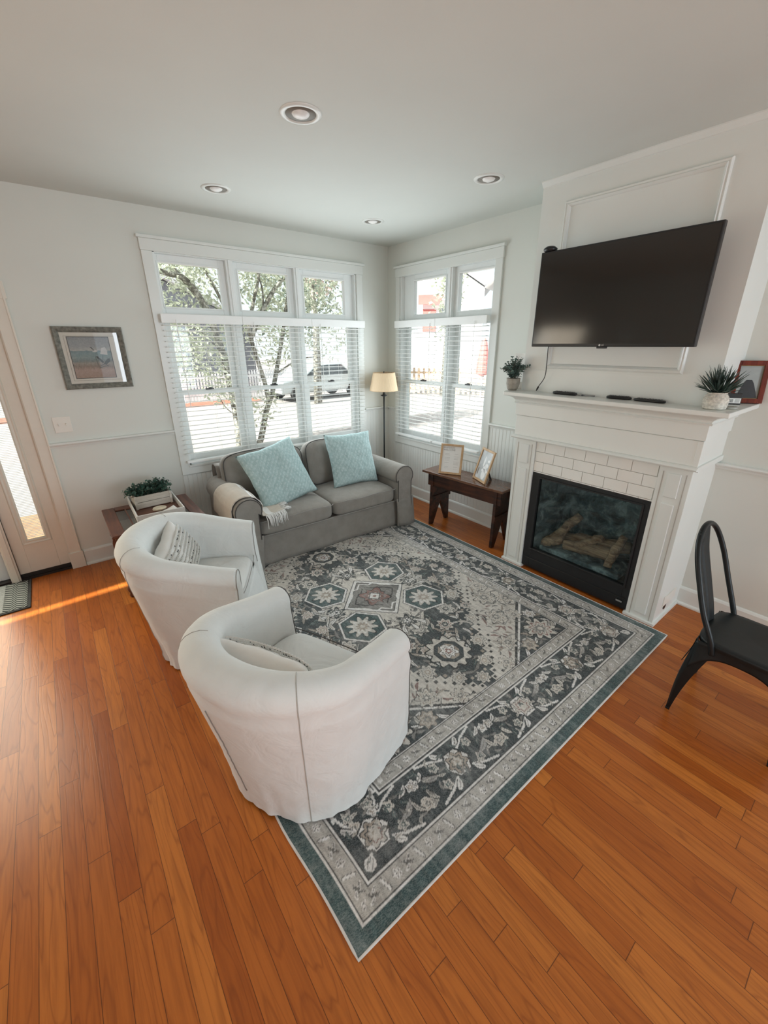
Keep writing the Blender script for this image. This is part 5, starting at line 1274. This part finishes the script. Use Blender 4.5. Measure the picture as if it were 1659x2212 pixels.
for k, (lab, dz, off) in enumerate((('lower round cream marble coaster on the tray', 0, (0, 0)), ('top round cream marble coaster on the tray', .0065, (.003, -.002)))):
    c = thing('coaster', lab, 'coaster', (-2.748 + off[0], -.490 + off[1], tz + .0105 + dz), group='coasters in the tray')
    m = MB(); m.lathe([(0, 0), (.048, 0), (.050, .003), (.048, .006), (0, .006)], n=36)
    MARB = mat('cream_marble', (.62, .55, .42), .35, noise_amt=.25, nscale=18); m.build('disc', MARB, c)
pp = thing('paper_leaflet', 'white folded leaflet lying at the front of the tray', 'leaflet', (-2.775, -.615, tz + .012), math.radians(6))
m = MB()
def leafl(u, v): return (-.125 + .25 * u, -.045 + .085 * v, .001 + .045 * max(0, u - .45) ** 2 * 2.2 + .0)
m.grid(leafl, 16, 4); m.build('sheet', PAPER, pp, smooth=True, solid=.0015)
m = MB()
for k in range(5): m.box(-.09, -.02, -.03 + k * .012, -.028 + k * .012, .0025, .0031)
m.build('print', LI, pp)

# ================================================================== DOOR MAT
dm = thing('door_mat', 'grey and black herringbone door mat at the left edge of the picture', 'mat', (-4.02, -.262, 0)); hx, hy = .34, .245
m = MB(); m.box(-hx, hx, -hy, hy, .001, .009); m.build('mat_base', mat('mat_rubber', (.022, .024, .026), .8, noise_amt=.3, nscale=60), dm, bevel=.003)
def herr():
    mt = bpy.data.materials.new('herringbone'); b = NB(mt); sx = b.n('ShaderNodeSeparateXYZ'); b.l(b.pos(True), sx.inputs[0]); X, Y = sx.outputs[0], sx.outputs[1]
    f = b.math('ABSOLUTE', b.math('SUBTRACT', b.math('FRACT', b.math('MULTIPLY', X, 1 / .075)), .5)); g = b.math('FRACT', b.math('ADD', b.math('MULTIPLY', Y, 1 / .032), b.math('MULTIPLY', f, 2.6)))
    k = b.math('LESS_THAN', g, .5); b.l(b.mix(k, (.020, .028, .028), (.30, .32, .30)), b.b.inputs['Base Color']); b.b.inputs['Roughness'].default_value = .95; b.bump(b.noise(500, 2, b.pos()), .4, .002); return mt
m = MB(); m.box(-hx + .02, hx - .02, -hy + .02, hy - .02, .009, .0115); m.build('woven_face', herr(), dm)
m = MB(); m.box(.145, .185, -hy + .02, hy - .02, .0115, .0125); m.build('pale_stripe', mat('mat_stripe', (.30, .32, .31), .95, noise_amt=.2, nscale=80), dm)

# ================================================================== METAL CAFE CHAIR
ch = thing('metal_chair', 'black metal cafe chair with an open hoop back at the right edge of the picture', 'chair', (-.90, -3.87, 0)); O = Matrix.Translation((.90, 3.87, 0))
def sp_seat(x, y): return x, y
m = MB(); sx0, sx1, sy0, sy1 = -1.085, -.715, -4.07, -3.70; cxs, cys = -.90, -3.885
def seatf(u, v):
    a = u * 2 * PI; e = .42; r = v
    x = cxs + .185 * math.copysign(abs(math.cos(a)) ** e, math.cos(a)) * r; y = cys + .185 * math.copysign(abs(math.sin(a)) ** e, math.sin(a)) * r
    z = .452 - .006 * (1 - r) if r <= 1 else .45; return (x, y, z)
m.grid(seatf, 64, 8, closeu=True)
def seatrim(u, v):
    a = u * 2 * PI; e = .42; g = .185 + [0, .004, .005, .003][int(round(v * 3))]; z = [.452, .449, .440, .425][int(round(v * 3))]
    return (cxs + g * math.copysign(abs(math.cos(a)) ** e, math.cos(a)), cys + g * math.copysign(abs(math.sin(a)) ** e, math.sin(a)), z)
m.grid(seatrim, 64, 4, closeu=True); m.build('seat', BLACKM, ch, smooth=True, M=O, weld=True)
# apron with arches between the legs
def apron(p, q, out):
    p, q, out = Vector(p), Vector(q), Vector(out); m = MB()
    def fn(u, v):
        t = u; base = p.lerp(q, t); arch = .095 * (abs(2 * t - 1) ** 3.2) + .052; z = .44 - v * arch; return Vector((base.x, base.y, 0)) + out * (.004 + .03 * (v ** 1.4) * abs(2 * t - 1) ** 2) + Vector((0, 0, z))
    m.grid(fn, 30, 8); m.build('seat_skirt', BLACKM, ch, smooth=True, solid=.003, M=O)
e = .178
apron((cxs - e, cys + e, 0), (cxs - e, cys - e, 0), (-1, 0, 0)); apron((cxs + e, cys + e, 0), (cxs + e, cys - e, 0), (1, 0, 0)); apron((cxs - e, cys + e, 0), (cxs + e, cys + e, 0), (0, 1, 0)); apron((cxs - e, cys - e, 0), (cxs + e, cys - e, 0), (0, -1, 0))
for sx_, sy_ in ((-1, 1), (1, 1), (-1, -1), (1, -1)):
    top = Vector((cxs + sx_ * .146, cys + sy_ * .146, .440)); bot = Vector((cxs + sx_ * .198, cys + sy_ * (.205 if sy_ > 0 else .20), 0)); m = MB()
    def lgf(u, v, top=top, bot=bot, sx_=sx_, sy_=sy_):
        wd = .075 * (1 - v) ** 1.15 + .015; c = top.lerp(bot, v) + Vector((sx_, sy_, 0)) * .012 * math.sin(PI * v)
        # L-shaped folded sheet leg: one flange along x, the other along y, corner outwards
        k = u * 2 - 1; a = abs(k); off = Vector((-sx_ * wd * a, 0, 0)) if k < 0 else Vector((0, -sy_ * wd * a, 0)); return c + Vector((sx_, sy_, 0)) * wd * .38 + off - Vector((sx_, sy_, 0)) * .004 * (1 - min(1, a * 4))
    m.grid(lgf, 15, 16); lgo = m.build('leg', BLACKM, ch, smooth=True, solid=.004, M=O)
    m = MB(); m.box(bot.x - .009, bot.x + .009, bot.y - .009, bot.y + .009, 0, .012); m.build('foot_cap', BLACK, lgo, bevel=.003, M=O)
hoop = [(-1.088, -3.775, .40), (-1.090, -3.755, .47), (-1.078, -3.700, .58), (-1.050, -3.650, .70), (-1.010, -3.605, .81), (-.955, -3.580, .885), (-.87, -3.570, .925), (-.785, -3.577, .915), (-.73, -3.600, .86), (-.705, -3.640, .76), (-.70, -3.69, .62), (-.708, -3.745, .48), (-.712, -3.772, .40)]
m = MB(); m.tube(smooth(hoop, 6), .0125, 12); m.build('back_hoop', BLACKM, ch, smooth=True, M=O)
m = MB(); spl = smooth([(-.90, -3.712, .43), (-.90, -3.690, .52), (-.895, -3.645, .66), (-.89, -3.600, .80), (-.88, -3.575, .915)], 6)
def splf(u, v):
    k = v * (len(spl) - 1); i = min(int(k), len(spl) - 2); c = spl[i].lerp(spl[i + 1], k - i); wd = .050 + .022 * v; q = (u - .5) * 2
    return c + Vector((q * wd, .010 * (1 - q * q) + (.006 if abs(q) < .25 and .12 < v < .85 else 0), 0))
m.grid(splf, 17, 30); m.build('back_splat', BLACKM, ch, smooth=True, solid=.003, M=O)
# ================================================================== OUTSIDE
GZ = -.35
LAWN = mat('lawn', (.30, .34, .20), .9, noise_amt=.3, nscale=6); PAVE = mat('pavement', (.34, .31, .295), .9, noise_amt=.06, nscale=2); MULCH = mat('mulch', (.32, .13, .085), .95, noise_amt=.3, nscale=8)
m = MB(); m.box(-30, 60, T + .02, 60, GZ - .1, GZ); m.box(T + .02, 60, -30, T + .02, GZ - .1, GZ); struct(m.build('ground', PAVE), 'pale sunlit paving outside the windows', 'ground')
m = MB(); m.box(-12, 3.4, 12.2, 13.3, GZ, GZ + .03); struct(m.build('flower_bed', MULCH), 'strip of reddish mulch in front of the white fence', 'flower bed')
m = MB(); m.box(-5.6, -3.2, T, 1.9, -.14, -.06); struct(m.build('porch_deck', mat('porch_boards', (.36, .20, .10), .7, noise_amt=.2, nscale=10)), 'orange brown boards of the porch outside the door', 'porch')

def picket_fence(label, x0, x1, y, z0, h, mt, grp=None, pitch=.115, w=.07, rot=0.0, origin=None, kindname='picket_fence', pointed=True):
    r = thing(kindname, label, 'fence', origin or (x0, y, z0), rot); L = x1 - x0
    m = MB(); n = int(L / pitch)
    for i in range(n):
        a = i * pitch; poly_ = [(a, .05), (a + w, .05), (a + w, h - .06), (a + w / 2, h), (a, h - .06)] if pointed else [(a, .05), (a + w, .05), (a + w, h), (a, h)]; m.prism(poly_, -.012, .012, 'y')
    m.build('picket_panel', mt, r)
    for z in (.22, h - .25): m = MB(); m.box(0, L, .012, .045, z, z + .08); m.build('rail', mt, r)
    k = 0
    while k * 2.4 <= L + .01: m = MB(); m.box(k * 2.4 - .055, k * 2.4 + .055, -.03, .08, 0, h + .12); m.lathe([(.05, h + .12), (.055, h + .15), (0, h + .20)], (k * 2.4, .025, 0), 12); m.build('post', mt, r); k += 1
    return r
WFE = mat('white_fence_paint', (.85, .86, .88), .7, noise_amt=.02)
picket_fence('white picket fence across the street seen through the triple window', -4, 12.8, 13.5, GZ, 1.12, WFE)
TFE = mat('tan_fence_wood', (.52, .38, .26), .8, noise_amt=.15)
picket_fence('tan wooden picket fence seen through the window by the fireplace', 0, 5.2, 0, GZ, 1.15, TFE, rot=math.radians(-52), origin=(9.3, 10.6, GZ), kindname='wooden_fence', pitch=.22, w=.11)

BARK = bpy.data.materials.new('mottled_bark'); b = NB(BARK); f = b.noise(14, 5, b.pos(True), .65); b.l(b.ramp(f, [(.36, (.055, .050, .040)), (.5, (.16, .15, .12)), (.60, (.40, .39, .34))]), b.b.inputs['Base Color']); b.b.inputs['Roughness'].default_value = .9; b.bump(f, .6, .02)
def leafmat(name, a, c):
    m = bpy.data.materials.new(name); b = NB(m); b.l(b.ramp(b.noise(5, 3, b.pos(True)), [(.35, a), (.65, c)]), b.b.inputs['Base Color']); b.b.inputs['Roughness'].default_value = .7
    tr = b.n('ShaderNodeBsdfTranslucent'); tr.inputs[0].default_value = (*[min(1, k * 1.1) for k in c], 1); mx = b.n('ShaderNodeMixShader'); mx.inputs[0].default_value = .4
    b.l(b.b.outputs[0], mx.inputs[1]); b.l(tr.outputs[0], mx.inputs[2]); b.l(mx.outputs[0], b.out.inputs[0]); return m
LF1 = leafmat('pale_tree_leaf', (.26, .28, .20), (.52, .55, .44)); LF2 = leafmat('dark_tree_leaf', (.12, .155, .12), (.25, .29, .22)); LF3 = leafmat('blossom_leaf', (.50, .30, .28), (.60, .52, .46))
def crown(m, rnd, c, r, n, s):
    for i in range(n):
        while True:
            p = Vector((rnd.uniform(-1, 1), rnd.uniform(-1, 1), rnd.uniform(-1, 1)))
            if p.length < 1: break
        q = Vector(c) + Vector((p.x * r[0], p.y * r[1], p.z * r[2])); d = Vector((rnd.uniform(-1, 1), rnd.uniform(-1, 1), rnd.uniform(-1.2, .4))).normalized(); e = d.cross(Vector((rnd.uniform(-1, 1), rnd.uniform(-1, 1), rnd.uniform(-1, 1)))).normalized(); l = s * rnd.uniform(.6, 1.2)
        m.add([q, q + d * l * .5 + e * l * .22, q + d * l, q + d * l * .5 - e * l * .22], [(0, 1, 2, 3)])
tree = thing('tree', 'large pale-leaved tree with forked speckled trunks right outside the triple window', 'tree', (0, 4.5, GZ)); Pt = Matrix.Translation((0, -4.5, -GZ))
m = MB(); Y = 4.5
stems = [([(-.36, Y, GZ), (-.37, Y, .0), (-.36, Y, .39), (-.41, Y, 1.03), (-.48, Y, 1.63), (-.61, Y, 2.2), (-.79, Y - .1, 2.57), (-1.02, Y - .15, 2.83), (-1.35, Y - .2, 2.89), (-1.9, Y - .2, 3.1)], .085),
  ([(.02, Y + .1, GZ), (.10, Y, -.10), (.27, Y, .43), (.43, Y, .76), (.62, Y + .1, 1.2), (.9, Y + .2, 2.0), (1.2, Y + .2, 3.2)], .07),
  ([(.36, Y, .62), (.30, Y, 1.05), (.226, Y, 1.36), (.10, Y, 2.04), (.20, Y, 2.40), (.42, Y, 3.02), (.6, Y, 3.8)], .05),
  ([(.13, Y, 1.9), (.43, Y, 2.41), (.765, Y, 2.85), (1.06, Y, 3.08), (1.6, Y, 3.5)], .05), ([(-.79, Y, 2.57), (-1.0, Y, 2.85), (-1.11, Y, 3.06), (-1.2, Y, 3.6)], .035),
  ([(-.60, Y + .1, 3.1), (-.36, Y + .1, 2.6), (-.2, Y + .1, 2.1), (-.15, Y, 1.5), (-.38, Y, .9)][::-1], .045), ([(-.48, Y, 1.6), (-.9, Y - .2, 2.0), (-1.5, Y - .3, 2.2)], .018), ([(.6, Y, 1.2), (1.1, Y, 1.45), (1.5, Y, 1.5)], .018), ([(-.36, Y, .4), (-.6, Y - .1, .62), (-.75, Y - .1, 1.0)], .012), ([(.43, Y, 2.4), (.45, Y, 2.8), (.3, Y, 3.3)], .02)]
for pts, r in stems:
    pp_ = smooth(pts, 5); n = len(pp_); m.tube(pp_, [r * (1 - .55 * i / n) for i in range(n)], 10)
m.build('trunk', BARK, tree, smooth=True, M=Pt)
m = MB(); rnd = random.Random(8)
for c, r, n in (((-1.6, 4.6, 3.2), (1.3, .8, .7), 1500), ((-.9, 4.8, 2.0), (.9, .6, .8), 1300), ((.0, 4.9, 3.3), (1.2, .8, .8), 1200), ((1.2, 4.9, 3.2), (1.2, .8, .9), 1400), ((-1.4, 4.2, 1.7), (.6, .5, .7), 500), ((.9, 5.0, 1.9), (.8, .6, .7), 500), ((-.6, 4.4, 1.1), (.35, .4, .5), 260), ((2.2, 5.0, 2.6), (.9, .7, 1.2), 700), ((.1, 4.4, .6), (.5, .3, .5), 160)): crown(m, rnd, c, r, n, .115)
m.build('foliage', LF1, tree, M=Pt)
def bgtree(label, x, y, h, r, mt, seed, n=1300, s=.32, z0=.30):
    t = thing('tree', label, 'tree', (x, y, GZ), group='trees beyond the fence'); rnd = random.Random(seed)
    m = MB(); m.tube([(0, 0, 0), (.1, 0, h * .4), (0, .1, h * .8)], [.16, .12, .05], 8); m.build('trunk', BARK, t, smooth=True)
    m = MB(); crown(m, rnd, (0, 0, h * (.5 + z0 / 2)), (r, r * .9, h * (1 - z0) / 2), n, s); crown(m, rnd, (r * .4, 0, h * .75), (r * .7, r * .7, h * .25), n // 3, s); m.build('foliage', mt, t); return t
bgtree('dense green tree behind the street, seen in the right bay of the triple window', 6.6, 15.5, 7.0, 2.3, LF2, 1)
bgtree('green tree beyond the white fence behind the left bay of the triple window', -1.9, 26, 6.0, 2.2, LF2, 2)
bgtree('tall pale tree in the middle of the triple window behind the forked trunks', 5.2, 31, 10.6, 2.2, LF1, 5)
bgtree('bushy tree with reddish tips at the top of the right bay of the triple window', 4.7, 10.2, 6.9, 1.2, LF3, 6, z0=.62, s=.2)
bgtree('loose green tree left of the white house with the red shutters', 8.6, 10.6, 5.2, 1.05, LF1, 3, 900, .2)
bgtree('slim green tree between the two window bays by the fireplace', 10.2, 8.95, 6.4, .75, LF1, 4, 700, .2)

# houses
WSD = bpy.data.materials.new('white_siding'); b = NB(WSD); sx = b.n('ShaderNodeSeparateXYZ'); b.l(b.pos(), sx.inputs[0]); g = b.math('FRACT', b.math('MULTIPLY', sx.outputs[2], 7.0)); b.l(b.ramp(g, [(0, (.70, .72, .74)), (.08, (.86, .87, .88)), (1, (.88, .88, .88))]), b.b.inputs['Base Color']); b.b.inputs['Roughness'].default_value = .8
RED = mat('red_paint', (.60, .16, .14), .7, noise_amt=.08, nscale=3); GRR = mat('grey_shingle', (.68, .67, .68), .9, noise_amt=.1); GWIN = mat('dark_window', (.30, .35, .37), .3)
def house(name, label, x, y, rz, w, d, h, rh, extras):
    r = thing(name, label, 'house', (x, y, GZ), rz); m = MB(); m.box(-w / 2, w / 2, 0, d, 0, h); m.prism([(-w / 2, h), (w / 2, h), (0, h + rh)], 0, d, 'y'); m.build('walls', WSD, r)
    m = MB(); 
    for s in (-1, 1): m.prism([(0, h + rh + .05), (s * (w / 2 + .35), h - .30 * rh / (w / 2) + .05), (s * (w / 2 + .35), h - .30 * rh / (w / 2) + .22), (0, h + rh + .24)], -.4, d + .4, 'y')
    m.build('roof', GRR, r); extras(r); return r
def hA(r):    # porch with red gable, red awning panel, windows
    m = MB(); m.prism([(-1.15, 2.35), (-.95, 2.35), (0, 3.05), (.95, 2.35), (1.15, 2.35), (0, 3.30)], -.9, -.78, 'y'); m.build('porch_gable', RED, r)
    m = MB(); m.prism([(-1.3, 2.30), (-1.15, 2.28), (0, 3.28), (1.15, 2.28), (1.3, 2.30), (0, 3.42)], -1.0, 0, 'y'); m.build('porch_roof', mat('tan_shingle', (.60, .46, .33), .9), r)
    for s in (-1, 1): m = MB(); m.box(s * 1.0 - .07, s * 1.0 + .07, -.85, -.71, 0, 2.35); m.build('porch_post', WFE, r)
    m = MB(); m.box(-2.5, -1.75, -.03, 0, 3.2, 4.4); m.build('window', GWIN, r); m = MB(); m.box(1.6, 2.4, -.03, 0, 3.2, 4.4); m.build('window', GWIN, r)
    m = MB(); m.box(-.45, .45, -.04, 0, 0.1, 2.1); m.build('entrance_door', RED, r)
house('white_house', 'white gabled house with a red porch gable seen through the window by the fireplace', 14.6, 6.0, math.radians(-66), 6.6, 6, 4.6, 2.6, hA)
def hB(r):
    for x0 in (-1.9, .6): m = MB(); m.box(x0, x0 + .95, -.03, 0, 2.9, 4.3); m.build('window', GWIN, r)
    for x0 in (-.62, ): m = MB(); m.box(x0, x0 + .85, -.06, 0, 2.9, 4.2); m.build('shutter', RED, r)
    m = MB(); m.prism([(-.9, 5.0), (.75, 5.0), (.40, 4.45), (-.9, 4.45)], -.45, -.3, 'y'); m.build('awning', RED, r)
house('white_house', 'white house with a red awning and red shutter behind the loose green tree', 17.2, 17.0, math.radians(-46), 6.4, 6, 5.4, 2.0, hB)
LAV = mat('lavender_grey_siding', (.20, .205, .235), .85, noise_amt=.05, nscale=2)
def hC(r):
    for o in list(r.children):
        if o.name.startswith('walls'): o.data.materials.clear(); o.data.materials.append(LAV)
    for x0 in (-3.1, -.5, 2.1): m = MB(); m.box(x0, x0 + 1.0, -.03, 0, 1.2, 2.6); m.build('window', GWIN, r)
house('grey_house', 'lavender grey house beyond the white picket fence', 1.6, 17.5, 0, 7.4, 5, 2.9, 1.8, hC)
u_ = thing('patio_umbrella', 'tall closed red patio umbrella in front of the white gabled house', 'umbrella', (10.15, 6.85, GZ))
m = MB(); m.tube([(0, 0, 0), (0, 0, 2.3)], .025, 8); m.build('pole', WFE, u_)
m = MB(); m.lathe([(.06, .95), (.24, 1.0), (.26, 1.15), (.20, 1.7), (.12, 2.15), (.05, 2.3), (0, 2.33)], n=10); m.build('folded_canopy', RED, u_)
m = MB(); m.lathe([(0, 0), (.25, 0), (.25, .06), (.03, .1), (0, .1)], n=16); m.build('base', WFE, u_)
# parked car
car = thing('car', 'silver car parked in the street, seen in the right bay of the triple window', 'car', (5.6, 11.9, GZ), math.radians(4)); CP = mat('silver_car_paint', (.50, .55, .56), .25, metal=.4, noise_amt=.02, coat=.6); CG = mat('car_glass', (.06, .08, .09), .1); TY = mat('tyre', (.03, .03, .03), .8)
body = [(-2.1, .35), (-2.15, .60), (-2.0, .80), (-1.15, .92), (-.55, 1.38), (.75, 1.42), (1.35, .98), (1.95, .88), (2.12, .70), (2.1, .35)]
m = MB(); m.prism(body, -.85, .85, 'y'); m.build('body', CP, car, bevel=.06, seg=3)
m = MB(); m.prism([(-1.0, .95), (-.5, 1.32), (.08, 1.35), (.08, .95)], -.862, .862, 'y'); m.prism([(.14, .95), (.14, 1.35), (.70, 1.35), (1.20, .97)], -.862, .862, 'y'); m.build('side_windows', CG, car)
for x in (-1.35, 1.35):
    for y in (-.80, .80):
        m = MB(); m.lathe([(0, -.1), (.31, -.1), (.33, -.06), (.33, .06), (.31, .1), (0, .1)], (x, y, .33), 24, Matrix.Rotation(PI / 2, 4, 'X')); w_ = m.build('wheel', TY, car, smooth=False)
        m = MB(); m.lathe([(0, -.11), (.19, -.11), (.20, -.10), (0, -.10)], (x, y, .33), 20, Matrix.Rotation(PI / 2, 4, 'X')); m.build('hubcap', CP, w_)
for y in (-.6, .6): m = MB(); m.box(-2.17, -2.08, y - .16, y + .16, .60, .72); m.build('headlight', mat('lamp_lens', (.8, .8, .8), .2), car)
# planter seen low through the left bay
